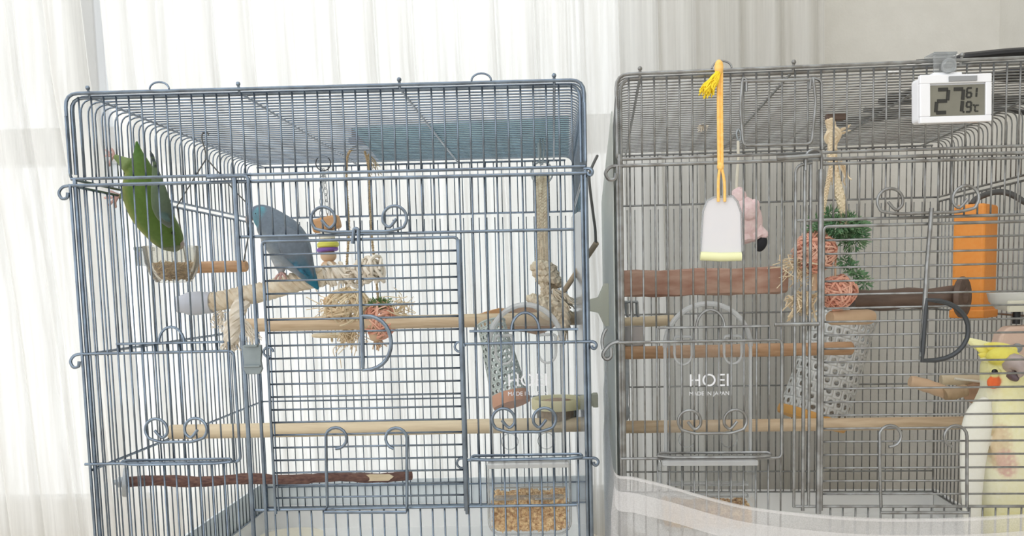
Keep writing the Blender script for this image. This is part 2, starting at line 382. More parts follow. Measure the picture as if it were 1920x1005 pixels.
def curl(c, s, ds, r=.006):
    """a wire end bent back into a small hook at point c, opening to side s"""
    return [c + Vector((s * -r * 1.3, 0, 0)), c, c + Vector((s * r * .9, -.001, -r * .25)), c + Vector((s * r * 1.4, -.002, -r * 1.1)), c + Vector((s * r * .9, -.003, -r * 2.0)), c + Vector((s * r * .1, -.003, -r * 1.9)), c + Vector((-s * r * .1, -.003, -r * 1.1))]
def scroll(a, b, d, ra):
    """bracket of wire whose two ends roll inwards into open loops: a, b loop centres, d = base centre height offset"""
    out = []
    ang = [math.radians(q) for q in (-48, -75, -20, 20, 60, 100, 140, 180, 215, 245)]
    rad = [.25, .98, 1, 1, 1, 1, 1, 1, 1.02, 1.1]
    left = [a + Vector((-.62 * ra + .75 * ra * 0, 0, -.15 * ra))]
    left = [a + Vector((-.15 * ra, 0, -.05 * ra)), a + Vector((.45 * ra, 0, -.72 * ra))] + [a + Vector((math.cos(t) * ra, 0, math.sin(t) * ra)) for t in [math.radians(q) for q in range(-25, 241, 20)]]
    rightp = [b + Vector((.15 * ra, 0, -.05 * ra)), b + Vector((-.45 * ra, 0, -.72 * ra))] + [b + Vector((-math.cos(t) * ra, 0, math.sin(t) * ra)) for t in [math.radians(q) for q in range(-25, 241, 20)]]
    base = [a.lerp(b, t) + Vector((0, 0, -d)) for t in (.12, .3, .5, .7, .88)]
    return left + base + rightp[::-1]
def dring(top, bot, bulge, n=14):
    """D-shaped ring handle: straight side top->bot, rounded side bulging"""
    pts = [top, bot]; pts = [top.lerp(bot, k / 6) for k in range(7)]
    mid = (top + bot) / 2; h = (bot - top) / 2
    arc = []
    for k in range(1, n):
        a = PI * k / n; arc.append(mid + h * math.cos(a) + bulge * (math.sin(a) ** .8))
    return pts + arc

def build_cage(cg, left):
    D = cg.D; zt = cg.top; z = cg.z; m = cg.m
    NB = 41; pitch = W / NB; NH = 38; hp = D / NH
    zl = zt - .0755; z1 = zt - .0815; zbot = zt - .503
    # lid: top frame, side rails, roof cross wires, then each hoop and bar
    lid = MB(); r0 = .012
    for dz, dy, r in ((0, 0, .0016), (-.0036, .0025, .0016)):
        ins = -dz
        lid.tube(rounded([(ins, dy, zl + .004), (ins, dy, zt + dz), (W - ins, dy, zt + dz), (W - ins, dy, zl + .004)], r0), r, 8)
    for x in (0, W):
        lid.tube(rounded([(x, -.001, zt - .02), (x, -.001, zl), (x, D, zl)], .006), RR, 6)
        lid.tube([(x, D, zt - .01), (x, D, zl)], RR, 6)
    lid.tube([(0, 0, zl), (W, 0, zl)], RR, 8); lid.tube([(0, D, zl), (W, D, zl)], RR, 6)
    lid.tube([(0.01, D, zt - .003), (W - .01, D, zt - .003)], RR, 6)
    for x in (.0215, .157, .301, .4385):
        lid.tube([(x, -.001, zt + .004), (x, .001, zt - .003), (x, D, zt - .003)], RR * .9, 6); lid.ell((x, -.001, zt + .0042), .0021, n=8, m=6)
    lo = cg.put('lid_frame', lid)
    lp = MB()
    for x in ((.086, .374) if left else (.094, .37)):
        pts = [(x + .007 * math.cos(t) * 1.25, -.001, zt + .0015 + .0062 * math.sin(t)) for t in [PI * k / 10 for k in range(11)]]
        q = MB(); q.tube(pts, .0009, 6); cg.put('lift_loop', q)
    hoop = bar_mesh((cg.c, 'hoop'), rounded([(0, 0, zl), (0, 0, zt), (W, 0, zt), (W, 0, zl)], .013, 5), RB, m)
    for k in range(1, NH): instance('hoop_bar', hoop, lo, (0, k * hp, 0))
    xs = [pitch * k for k in range(1, NB)]
    cg.vbars(lo, xs, .0012, zl, zt - .003)
    cg.vbars(lo, xs, D, zl, zt - .003, RB * .9)
    # body: side and back panels
    ys = [k * hp for k in range(1, NH)]
    for name, x, sgn in (('left_side_frame', 0, -1), ('right_side_frame', W, 1)):
        b = MB()
        for zz in (z1, zt - .235, zt - .343, zbot): b.tube([(x, 0, zz), (x, D, zz)], RR, 6)
        for y in (D,): b.tube([(x, y, z1), (x, y, zbot)], RR * 1.1, 6)
        so = cg.put(name, b); cg.ybars(so, x, ys, zbot, z1)
    b = MB()
    for zz in (zt - .235, zt - .343, zt - .472, zbot): b.tube([(0, D, zz), (W, D, zz)], RR * .9, 6)
    bo = cg.put('back_frame', b); cg.vbars(bo, xs, D + .001, zbot, z1, RB * .9)
    return xs, zl, z1, zbot

def loop_ends(mb, pts, r): mb.tube(spline(pts, 6), r, 6)
# ---- left cage
LC = Cage('L', .452, ZT, 'left wire bird cage, steel tinted with sky reflection, with the green and blue birds inside', 'wire')
xs, zl, z1, zbot = build_cage(LC, True)
F = lambda u, v, y=-.002: LC.L(u, v, y)
f = MB()
# corner posts, rails
f.tube([(.0035, 0, z1 + .006), (.0035, 0, zbot)], RP, 8); f.tube([(0, -.002, z1), (0, -.002, zbot)], RR, 8)
f.tube([(W, 0, z1 + .004), (W, 0, zbot)], RP, 8); f.tube([(W - .0035, 0, z1), (W - .0035, 0, zbot)], RR, 8)
f.tube([(-.002, -.001, z1), (W + .002, -.001, z1)], .0016, 8)
zr = F(760, 437).z; f.tube([(F(446, 443).x, -.001, zr), (F(1075, 434).x, -.001, zr)], RR, 8)          # rail over the door
zb = F(790, 952).z; f.tube([(F(475, 954).x, -.001, zb), (F(1082, 949).x, -.001, zb)], RR, 8)           # rail under the door
f.tube([(0, 0, zbot), (W, 0, zbot)], RR, 8)
zf0 = F(300, 661).z; xfr = F(440, 700).x; zf1 = F(300, 868).z
f.tube(rounded([(-.002, -.002, zf0), (xfr, -.002, zf0), (xfr + .001, -.002, zf1), (F(160, 878).x, -.002, zf1)], .005), RR, 8)
xr0 = F(868, 645).x; zg0 = F(985, 643).z; zg1 = F(985, 861).z
f.tube([(xr0, -.002, zg0), (W + .003, -.002, zg0)], RR, 8); f.tube([(xr0, -.002, zg1), (W + .003, -.002, zg1)], RR, 8)
xp1 = F(457, 640).x; xp2 = F(483, 640).x
f.tube(rounded([(F(390, 332).x, -.004, F(430, 332).z), (xp2, -.004, F(430, 331).z), (xp2, -.004, zbot)], .005), .0016, 8)
f.tube([(xp1, -.003, F(446, 333).z), (xp1, -.003, zbot)], .0021, 8)
ends = [(Vector((-.002, -.001, z1)), -1), (Vector((-.002, -.002, zf0)), -1), (Vector((W + .002, -.001, z1 + .004)), 1), (Vector((W + .003, -.002, zg0)), 1), (Vector((W + .003, -.002, zg1)), 1)]
for c, s in ends:
    loop_ends(f, curl(c, s, 0, .0058 if s < 0 else .003), RR)
for u, v in ((504, 660), (862, 650), (866, 868)):
    c = F(u, v, -.003); f.tube([c + Vector((.0045 * math.cos(t) + .0, -.001, .0045 * math.sin(t))) for t in [math.radians(q) for q in range(0, 330, 30)]], RR * .8, 6)
ff = LC.put('front_frame', f)
xdl = F(505, 700).x; xdr = F(866, 700).x
xl0 = F(222, 760).x
for x in xs:
    if x < xp1 - .004:
        if x < xl0 - .004 or x > xfr - .002: LC.vbars(ff, [x], 0, zbot, z1)
        else: LC.vbars(ff, [x], 0, zf0, z1); LC.vbars(ff, [x], 0, zbot, zf1)
    elif x > xdr + .002 and x < W - .008:
        LC.vbars(ff, [x], 0, zg0, z1); LC.vbars(ff, [x], 0, zbot, zg1)
    elif xp1 < x <= xdr:
        LC.vbars(ff, [x], 0, zr, z1)
        if x > xp2 + .004: LC.vbars(ff, [x], 0, zbot, zb)
# centre door with horizontal bars, latch rod, D ring, prop wire
d = MB(); ztop_d = F(680, 449).z
d.tube(rounded([(xdl, -.004, zb - .003), (xdl, -.004, ztop_d), (xdr, -.004, ztop_d), (xdr, -.004, zb - .003)], .004), RR, 8)
d.tube([(F(502, 700).x + .004, -.003, ztop_d), (F(502, 700).x + .004, -.003, zb)], RB, 6)
d.tube([(xdr + .0012, -.004, ztop_d - .002), (xdr + .0012, -.004, zb - .006)], RR * 1.2, 8)
door = LC.put('door', d)
nb = 20
LC.hbars(door, xdl, xdr, -.003, [ztop_d + (zb - ztop_d) * k / (nb + 1) for k in range(1, nb + 1)])
q = MB(); a = F(606, 411, -.006); b_ = F(740, 409, -.006); ra = 22 / 2050
q.tube(spline(scroll(a, b_, .0115, ra), 3), RR, 8); LC.put('scroll_bracket', q)
q = MB(); q.tube(rounded([F(661, 457, -.008), F(664, 428, -.008), F(672, 430, -.008), F(680, 690, -.008)], .004), .0017, 8); rod = LC.put('latch_rod', q, parent=door)
q = MB(); q.tube(dring(F(679, 592, -.009), F(681, 694, -.009), Vector((.026, -.001, .0))), .0018, 8, closed=True); LC.put('ring_handle', q, parent=door)
def prop(cg, l, r, top, bot, parent, lr):
    q = MB(); Fq = lambda u, v, y: cg.L(u, v, y)
    lt = []
    pl = Fq(l, top, -.009); pr = Fq(r, top, -.009); bl = Fq(l + 4, bot, -.010); br = Fq(r, bot, -.010)
    cl = pl + Vector((lr, 0, 0)); cr = pr - Vector((lr, 0, 0))
    path = [cl + Vector((math.cos(t) * lr, 0, math.sin(t) * lr)) for t in [math.radians(k) for k in range(-95, 181, 23)]]
    path += [pl.lerp(bl, .5), bl, bl + Vector((-.002, -.004, -.004)), bl.lerp(br, .5) + Vector((0, -.004, -.004)), br + Vector((.0, -.004, -.004)), br, pr.lerp(br, .5)]
    path += [cr + Vector((-math.cos(t) * lr, 0, math.sin(t) * lr)) for t in [math.radians(k) for k in range(180, -96, -23)]]
    q.tube(path, RR * 1.05, 8); cg.put('prop_wire', q, parent=parent)
prop(LC, 610, 763, 822, 950, door, .0098)
# feeder hatches with arch and scroll bracket
def hatch(cg, ul, ur, vt, vb, arch_u, arch_r, sc_l, sc_r, sc_v, xlist, zhi):
    q = MB(); zt_ = cg.L((ul + ur) / 2, vt, -.004).z; zb_ = cg.L((ul + ur) / 2, vb, -.004).z
    xa, xb = cg.L(ul, vt, -.004).x, cg.L(ur, vt, -.004).x
    q.tube([(xa, -.004, zt_), (xb, -.004, zt_)], RR * .85, 6)
    h = cg.put('feeder_hatch', q); q = MB()
    q.tube(rounded([(xa, -.004, zb_ + .002), (xa - .002, -.007, zb_), (xa + .012, -.009, zb_ - .001), (xb - .012, -.009, zb_ - .001), (xb + .002, -.007, zb_), (xb, -.004, zb_ + .002), ((xa + xb) / 2, -.004, zb_ + .002)], .003, closed=True), RR, 6, closed=True); cg.put('hatch_sill', q, parent=h)
    ca = cg.L(arch_u, vt, -.004); ar = arch_r / 2050
    q = MB(); q.tube([(ca.x + ar * math.cos(t), -.004, zt_ + ar * 1.25 * math.sin(t)) for t in [PI * k / 12 for k in range(13)]], RR * .9, 6); cg.put('arch_wire', q, parent=h)
    cg.vbars(h, xlist, -.003, zb_, zt_ if not zhi else zhi)
    q = MB(); q.tube(spline(scroll(cg.L(sc_l, sc_v, -.007), cg.L(sc_r, sc_v - 1, -.007), .0115, 21 / 2050), 3), RR, 8); cg.put('scroll_bracket', q, parent=h)
    return h
xh = [x for x in xs if xl0 - .004 <= x <= xfr - .002]
hatch(LC, 218, 420, 643, 866, 322, 24, 293, 367, 806, xh, 0)
xh2 = [x for x in xs if x > xdr + .002 and x < W - .008]
hatch(LC, 880, 1084, 619, 857, 985, 26, 944, 1021, 787, xh2, 0)
# spring clip on the post, guard strip, base tray, floor grid, side film
q = MB(); c0 = F(473, 674, -.008)
q.plate([c0 + Vector((a, 0, e)) for a, e in ((-.0085, .013), (.0085, .013), (.0085, .006), (.0075, -.002), (.0085, -.009), (.006, -.0135), (-.006, -.0135), (-.0085, -.009), (-.0078, -.002), (-.0085, .006))], (0, .004, 0)); q.box(c0 + Vector((0, -.001, -.006)), (.015, .003, .002)); q.box(c0 + Vector((0, -.001, .0125)), (.012, .004, .002))
LC.put('spring_clip', q, mat('clip_steel', (.24, .28, .29), (.20, .235, .24), rough=.45, metal=.4, scale=60), smooth=False, bevel=.0006)
def base(cg, zbot, guard):
    D = cg.D; zf = zbot - .034
    q = MB(); e = .006
    q.box((W / 2, D / 2, zf - .004), (W + .02, D + .02, .008))
    for x in (-e, W + e): q.box((x, D / 2, (zf + zbot) / 2 - .0), (.006, D + .02, zbot - zf + .004))
    for y in (-e, D + e): q.box((W / 2, y, (zf + zbot) / 2), (W + .006, .006, zbot - zf + .004))
    q.box((W / 2, D / 2, (zf - .008) / 2), (W - .02, D - .02, zf - .008))
    cg.put('base_tray', q, 'tray', smooth=False, bevel=.002)
    if guard:
        q = MB()
        for x in (-.004, W + .004): q.box((x, D / 2 + .002, zbot + .018), (.003, D + .01, .042))
        q.box((W / 2, D + .006, zbot + .018), (W + .01, .003, .042)); cg.put('seed_guard', q, 'guard', smooth=False)
base(LC, zbot, True)
q = MB()
for k in range(1, 30): q.tube([(W * k / 30, .01, zbot - .026), (W * k / 30, LC.D * .55, zbot - .026)], .0007, 5)
for k in range(8): q.tube([(.01, .02 + k * .03, zbot - .0265), (W - .01, .02 + k * .03, zbot - .0265)], .0008, 5)
o = LC.put('floor_grid', q); o['kind'] = 'stuff'
q = MB(); xx = W - .004
q.plate([(xx, .02, z1 - .03), (xx, LC.D - .02, z1 - .004), (xx, LC.D - .02, zbot), (xx, .02, zbot)], (.0012, 0, 0)); LC.put('side_film', q, 'film', label='pale blue translucent side sheet', smooth=False)
# ---- right cage
RCg = Cage('R', .463, RTOP, 'right wire bird cage, worn grey, with the yellow cockatiel inside', 'wireR')
xs, zl, z1, zbot = build_cage(RCg, False)
F = lambda u, v, y=-.002: RCg.L(u, v, y)
f = MB()
f.tube([(.0025, 0, z1 + .01), (.0025, 0, zbot)], .0026, 8); f.tube([(0, -.002, z1), (0, -.002, zbot)], RR, 8)
f.tube([(W, 0, z1 + .004), (W, 0, zbot)], RP, 8)
f.tube([(-.002, -.001, z1), (W + .002, -.001, z1)], .0016, 8); f.tube([(F(1540, 312).x, -.003, z1 - .0045), (W, -.003, z1 - .0045)], RR, 8)
zr = F(1700, 408).z; f.tube([(F(1490, 413).x, -.001, zr), (W, -.001, zr)], RR, 8)
zb = F(1700, 950).z; f.tube([(F(1487, 951).x, -.001, zb), (W, -.001, zb)], RR, 8)
f.tube([(0, 0, zbot), (W, 0, zbot)], RR, 8)
zf0 = F(1300, 640).z; xfr = F(1466, 700).x; zf1 = F(1300, 859).z
f.tube(rounded([(-.002, -.003, zf0), (xfr, -.003, zf0), (xfr, -.003, zf1), (0, -.003, zf1)], .005), RR, 8)
xa, xb = F(1490, 600).x, F(1508, 600).x; xc = F(1519, 600).x; xd = F(1537, 600).x
f.tube(rounded([(xa, -.003, zb), (xa, -.003, F(1490, 312).z), (xb + .006, -.003, F(1490, 305).z)], .006), RR, 8)
f.tube([(xb, -.001, zb - .004), (xb, -.001, F(1508, 300).z)], .0017, 8); f.tube([(xc, -.001, zb), (xc, -.001, F(1518, 300).z)], RR, 8)
f.tube(rounded([F(1457, 297, -.007), F(1538, 291, -.007)], .002), .0021, 8)
f.tube(rounded([(xb, -.004, F(1510, 320).z), (xb, -.004, F(1510, 283).z), (xd, -.004, F(1535, 281).z), (xd, -.004, F(1535, 320).z)], .007), RR, 8)
f.tube([F(1452, 609, -.006), F(1535, 607, -.006)], .0018, 8)
loop_ends(f, curl(Vector((-.002, -.001, z1)), -1, 0, .0062), RR * 1.2)
loop_ends(f, [F(1160, 640, -.004), F(1145, 645, -.004), F(1133, 658, -.005), F(1131, 668, -.006), F(1138, 674, -.006), F(1146, 668, -.006), F(1146, 652, -.006)], RR * 1.2)
loop_ends(f, [F(1131, 655, -.005), F(1129, 640, -.005), F(1132, 625, -.005), F(1137, 616, -.005)], RR * 1.1)
ff = RCg.put('front_frame', f)
# small hatch wire in the lid front
q = MB(); q.tube(rounded([F(1392, 152, -.006), F(1388, 200, -.006), F(1394, 273, -.006), F(1522, 270, -.006), F(1530, 190, -.006), F(1525, 147, -.006)], .005), RR, 8); q.tube([F(1394, 153, -.004), F(1520, 149, -.004)], RR, 8)
q.tube(rounded([F(1392, 170, -.004), F(1392, 146, -.004), F(1399, 148, -.004), F(1399, 172, -.004)], .003), RR, 6); q.tube(rounded([F(1518, 168, -.004), F(1520, 145, -.004), F(1540, 150, -.004), F(1541, 280, -.004)], .004), RR, 6)
RCg.put('lid_hatch', q)
xl0 = F(1228, 760).x
for x in xs:
    if x < .006: continue
    if x < xa - .003:
        if x < xl0 or x > F(1445, 700).x: RCg.vbars(ff, [x], 0, zbot, z1)
        else: RCg.vbars(ff, [x], 0, zf0, z1); RCg.vbars(ff, [x], 0, zbot, zf1)
    elif x > xd + .002:
        RCg.vbars(ff, [x], 0, zr, z1); RCg.vbars(ff, [x], 0, zbot, zb)
d = MB(); ztop_d = F(1700, 421).z; xdl = F(1541, 700).x; xdr = W - .03
d.tube(rounded([(xdl, -.004, zb - .003), (xdl, -.004, ztop_d), (xdr, -.004, ztop_d), (xdr, -.004, zb - .003)], .004), RR, 8)
d.tube([(xd, -.003, zb - .006), (xd, -.003, F(1538, 318).z)], .0026, 8)
door = RCg.put('door', d)
RCg.hbars(door, xdl, xdr, -.003, [ztop_d + (zb - ztop_d) * k / (nb + 1) for k in range(1, nb + 1)])
q = MB(); q.tube(spline(scroll(F(1669, 377, -.006), F(1811, 372, -.006), .0115, 23 / 2100), 3), RR, 8); RCg.put('scroll_bracket', q)
q = MB(); q.tube([F(1747, 390, -.008), F(1738, 500, -.008), F(1732, 600, -.008), F(1728, 668, -.008)], .0021, 8); RCg.put('latch_rod', q, parent=door)
q = MB(); q.tube(dring(F(1737, 562, -.009), F(1729, 676, -.009), Vector((.0375, -.001, -.002))), .0022, 8, closed=True); RCg.put('ring_handle', q, 'wire_dark', parent=door)
prop(RCg, 1648, 1813, 818, 951, door, .0098)
xh = [x for x in xs if xl0 <= x <= F(1445, 700).x]
hatch(RCg, 1234, 1442, 613, 853, 1332, 26, 1293, 1379, 790, xh, 0)
base(RCg, zbot, False)
q = MB(); q.plate([(-.0035, .004, z1 + .05), (-.0135, .44, z1 + .01), (-.0135, .44, zbot + .06), (-.0035, .004, zbot + .06)], (-.0012, 0, 0))  # added pale sheet, stands for the dense side bars lit by the window
RCg.put('lit_bars_sheet', q, clear('lit_bars_tone', (.9, .92, .9), .1, .72, .3, (.88, .91, .88)), label='pale grey sheet added in place of window-lit side bars', smooth=False)
# ================================================================== things in and around the cages
# ------------------------------------------------------------------ perches
def dowel(name, a, b, r, m, label, cat='perch', bumps=0.0, n=14, round_end=True, group=None):
    """round stick from a to b with softened ends"""
    a, b = Vector(a), Vector(b); mb = MB(); L = (b - a).length; N = 26 if bumps else 4
    rnd = random.Random(name + label); pts = []; rr = []
    for k in range(N + 1):
        t = k / N; p = a.lerp(b, t)
        if bumps: p += Vector((0, rnd.uniform(-1, 1), rnd.uniform(-1, 1))) * r * bumps * .3
        pts.append(p); rr.append(r * (1 + (rnd.uniform(-bumps, bumps) if bumps else 0)))
    e = (b - a).normalized() * r * .35
    if round_end: pts = [pts[0] - e, pts[0] - e * .5] + pts + [pts[-1] + e * .5, pts[-1] + e]; rr = [r * .55, r * .85] + rr + [r * .85, r * .55]
    mb.tube(pts, rr, n); o = mb.build(name, m)
    return tag(o, label, cat, group)
def at_x(u, v, x, cage='L'):
    Mi = (RM if cage == 'R' else LM).inverted(); o = Mi @ CAM; d = Mi.to_3x3() @ ray(u, v); p = o + d * ((x - o.x) / d.x); return p
RW = lambda x, y, z: RM @ Vector((x, y, z))
pz = P(700, 605, .333).z
dowel('wooden_perch', (.003, .333, pz), (W - .003, .333, pz), .0088, 'wood', 'tan wooden dowel perch across the left cage at mid height')
pz2 = P(700, 803, .155).z
dowel('wooden_perch', (.003, .155, pz2), (W - .003, .155, pz2), .0082, 'wood_pale', 'pale wooden dowel perch across the left cage below the door ring')
# dark branch screwed to the left wall
t = thing('branch_perch', P(230, 905, .1), 'short dark bark branch perch with steel washer low in the left cage', 'perch')
a, b = P(238, 904, .10), P(772, 893, .22)
mb = MB(); rnd = random.Random(4); N = 40
pts = [a.lerp(b, k / N) + Vector((0, 0, .0012 * math.sin(k * .5))) for k in range(N + 1)]
mb.tube(pts, [.0062 * (1 + rnd.uniform(-.12, .1)) * (1 - .12 * k / N) for k in range(N + 1)], 14); part('branch', mb, 'bark', t)
mb = MB(); dirv = (b - a).normalized(); mb.lathe([(.0015, -.004), (.0152, -.0035), (.0155, -.001), (.0155, .0005), (.014, .0012), (.0015, .0015)], a, dirv, 24); part('washer', mb, 'zinc', t)
mb = MB(); mb.lathe([(.0028, -.012), (.0028, -.003)], a, dirv, 10); mb.lathe([(.006, -.0085), (.006, -.0045)], a, dirv, 6); part('wing_bolt', mb, 'zinc', t)
c = P(706, 896, .2) + Vector((0, -.0055, .001)); mb = MB(); mb.plate([c + Vector((x, 0, z)) for x, z in ((-.021, .002), (-.015, .0042), (.016, .0038), (.021, .001), (.015, -.0035), (-.017, -.0034))], (0, .003, 0)); part('bare_patch', mb, 'bare', t, label='bare pale wood where the bark is cut away')
# swing: wire bow and dowel
t = thing('swing', P(440, 500, .2), 'small swing of dark wire and reddish dowel hanging at left of the left cage', 'swing')
a, b = P(345, 502, .2), P(463, 499, .2); dv = (b - a).normalized()
mb = MB(); mb.tube([a, a.lerp(b, .5), b - dv * .002, b], [.0066, .0066, .0066, .0055], 14); part('dowel', mb, 'wood_red', t)
ap = P(387, 297, .2)
mb = MB(); mb.tube([ap, P(332, 386, .2), a + Vector((.003, 0, 0))], .0008, 6); mb.tube([ap, P(440, 358, .2), P(470, 388, .2), P(468, 430, .2), b + Vector((-.003, -.004, .001))], .0008, 6); part('bow_wire', mb, 'cable', t)
mb = MB(); mb.tube(spline([ap, P(384, 280, .2), P(379, 262, .2), P(380, 250, .2), P(388, 248, .2), P(391, 254, .2)], 5), .0008, 6); part('hook', mb, 'cable', t)
# ------------------------------------------------------------------ rope helpers
def twisted(mb, path, R, r, strands=3, turns=20, n=6):
    path = [Vector(p) for p in path]; fr = frames(path); N = len(path)
    for s in range(strands):
        q = []
        for i, p in enumerate(path):
            a = 2 * PI * (s / strands + turns * i / N); q.append(p + fr[i][1] * (R * math.cos(a)) + fr[i][2] * (R * math.sin(a)))
        mb.tube(q, r, n)
def braid(mb, path, R, r, turns, n=6):
    path = [Vector(p) for p in path]; fr = frames(path); N = len(path)
    for s in range(3):
        q = []
        for i, p in enumerate(path):
            a = 2 * PI * (s / 3 + turns * i / N); q.append(p + fr[i][1] * (R * math.sin(a)) + fr[i][2] * (R * .5 * math.sin(2 * a)))
        mb.tube(q, r, n)
def fray(mb, c, d, L, n, r, spread, seed=1, curlz=.5):
    rnd = random.Random(seed); d = Vector(d).normalized()
    for k in range(n):
        v = (d + Vector((rnd.uniform(-1, 1), rnd.uniform(-1, 1), rnd.uniform(-1, 1))) * spread).normalized(); l = L * rnd.uniform(.5, 1.05)
        w = Vector((rnd.uniform(-1, 1), rnd.uniform(-1, 1), rnd.uniform(-1, 1))) * l * .2 * curlz; s = Vector((rnd.uniform(-1, 1), rnd.uniform(-1, 1), rnd.uniform(-1, 1))) * r * 3
        p = Vector(c) + s; mb.tube(spline([p, p + v * l * .4 + w, p + v * l * .75 - w * .4, p + v * l + w * .6], 3), r, 4)
def raffia_ball(mb, c, R, n, r, seed, squash=(1, 1, 1)):
    rnd = random.Random(seed); c = Vector(c)
    for k in range(n):
        ax = Vector((rnd.gauss(0, 1), rnd.gauss(0, 1), rnd.gauss(0, 1))).normalized(); e1 = ax.orthogonal().normalized(); e2 = ax.cross(e1)
        a0 = rnd.uniform(0, 6.28); span = rnd.uniform(1.2, 4.0); rr = R * rnd.uniform(.72, 1.0); off = ax * R * rnd.uniform(-.45, .45); kk = math.sqrt(max(.1, 1 - (off.length / R) ** 2))
        pts = []
        for i in range(9):
            a = a0 + span * i / 8; p = off + (e1 * math.cos(a) + e2 * math.sin(a)) * rr * kk * (1 + .06 * math.sin(3 * a))
            pts.append(c + Vector((p.x * squash[0], p.y * squash[1], p.z * squash[2])))
        mb.tube(pts, r, 4, flat=.45)
def moss(mb, c, R, n, seed, L=.007, w=.0011):
    rnd = random.Random(seed); c = Vector(c)
    for k in range(n):
        d = Vector((rnd.gauss(0, 1), rnd.gauss(0, 1), rnd.gauss(0, 1))).normalized(); p = c + Vector((d.x * R[0], d.y * R[1], d.z * R[2])) * rnd.uniform(.35, 1)
        v = (d + Vector((rnd.uniform(-1, 1), rnd.uniform(-1, 1), rnd.uniform(-1, 1))) * .8).normalized() * L * rnd.uniform(.5, 1.2); s = v.orthogonal().normalized() * w; u = v.cross(s).normalized() * w * .5
        b = p + v * .55
        mb.add([p, b + s, p + v, b - s, b + u], [(0, 1, 4), (1, 2, 4), (2, 3, 4), (3, 0, 4), (0, 3, 2, 1)])
# cotton-wound perch with frayed ends
yp = .205
t = thing('rope_perch', P(520, 570, yp), 'cream cotton-wound rope perch under the blue bird', 'perch')
mb = MB(); path = spline([P(398, 567, yp), P(450, 556, yp), P(500, 545, yp), P(550, 530, yp - .01), P(610, 518, yp - .01), P(680, 508, yp - .01), P(706, 505, yp - .01)], 14)
mb.tube(path[:int(len(path) * .68)], .0095, 12); part('rope_core', mb, 'cotton', t)
mb = MB(); N = len(path); twisted(mb, path[:int(N * .66)], .0075, .0046, 4, 5); part('winding', mb, 'cotton', t)
mb = MB(); rnd = random.Random(77)
for k in range(34):
    p = path[int(N * (.66 + .34 * k / 34))] + Vector((0, rnd.uniform(-.004, .004), rnd.uniform(-.005, .003))); R0 = rnd.uniform(.008, .0135); ax = Vector((1, rnd.uniform(-.7, .7), rnd.uniform(-.5, .9))).normalized(); e1 = ax.orthogonal().normalized(); e2 = ax.cross(e1); a0 = rnd.uniform(0, 6.28)
    mb.tube([p + e1 * (R0 * math.cos(a0 + 5.2 * i / 14)) + e2 * (R0 * math.sin(a0 + 5.2 * i / 14)) + ax * (.006 * i / 14 - .003) for i in range(15)], .0021, 6)
mb.tube(path[int(N * .6):-6], .0075, 10); fray(mb, P(640, 520, yp - .015), (1, 0, .3), .022, 26, .0009, 1.2, 3); part('loose_winding', mb, 'cotton_white', t)
mb = MB(); a, b = P(398, 567, yp), P(326, 571, yp); mb.lathe([(.002, .0), (.0125, .0005), (.0128, .010), (.0135, .012), (.0138, .026), (.0125, .03), (.0105, .034), (.010, .0405), (.002, .041)], a, b - a, 24); part('end_cap', mb, 'cap_grey', t, label='bluish grey plastic cap at the wall end')
mb = MB(); q0 = P(455, 566, yp - .012); tp = spline([q0, P(443, 590, yp - .016), P(436, 615, yp - .016), P(433, 640, yp - .016)], 8); twisted(mb, tp, .0045, .0048, 4, 1.4)
fray(mb, P(433, 622, yp - .016), (-.15, 0, -1), .024, 90, .00065, .42, 5); fray(mb, P(455, 600, yp - .016), (.5, 0, -1), .032, 40, .0006, .25, 8); fray(mb, P(415, 585, yp - .01), (-.3, 0, -1), .022, 26, .0005, .5, 9, 1.5); part('frayed_tail', mb, 'cotton_white', t)
# ------------------------------------------------------------------ hanging toys, left cage
def ringpts(c, r, ax=Vector((0, 1, 0)), n=20):
    e1 = Vector(ax).orthogonal().normalized(); e2 = Vector(ax).cross(e1); return [Vector(c) + e1 * (r * math.cos(2 * PI * k / n)) + e2 * (r * math.sin(2 * PI * k / n)) for k in range(n)]
yt = .395; LEN = lambda px, p: px / pxm(p)
t = thing('bead_toy', P(617, 615, yt), 'hanging bird toy of wooden beads with yellow and purple discs on steel chain', 'bird toy')
rc = P(606, 306, yt); mb = MB(); mb.tube(ringpts(rc, .0102), .0008, 6, closed=True); part('split_ring', mb, 'wire_dark', t)
for (ua, va), (ub, vb) in (((603, 318), (602, 470)), ((607, 318), (614, 400))):
    a, b = P(ua, va, yt), P(ub, vb, yt - .003); n = int((b - a).length / .0075)
    for k in range(n):
        c = a.lerp(b, (k + .5) / n); d = (b - a).normalized(); sd = Vector((1, 0, 0)) if k % 2 else Vector((.45, .9, 0)).normalized()
        mb = MB(); mb.tube([c + d * (.0058 * math.cos(q)) + sd * (.0023 * math.sin(q)) for q in [2 * PI * i / 14 for i in range(14)]], .00055, 5, closed=True); part('chain_link', mb, 'zinc', t)
def bead(name, u, v, rx, h, m, prof='ball', tilt=0.0, dy=0.0):
    c = P(u, v, yt + dy); r = rx / pxm(c); hh = h / pxm(c) / 2; ax = Vector((math.sin(tilt), 0, math.cos(tilt))); mb = MB()
    if prof == 'ball': mb.lathe([(.001, -hh)] + [(r * math.sin(PI * k / 12), -hh * math.cos(PI * k / 12)) for k in range(1, 12)] + [(.001, hh)], c, ax, 20)
    elif prof == 'disc': mb.lathe([(r * .85, -hh), (r, -hh * .5), (r, hh * .5), (r * .85, hh)], c, ax, 24)
    else: mb.lathe([(r * .95, -hh), (r, -hh * .8), (r, hh * .8), (r * .95, hh)], c, ax, 20)
    return part(name, mb, m, t)
mb = MB(); mb.box(P(612, 420, yt), (.038, .02, .0185), Matrix.Rotation(-.2, 3, 'Y')); part('wood_block', mb, 'block_orange', t, bevel=.004)
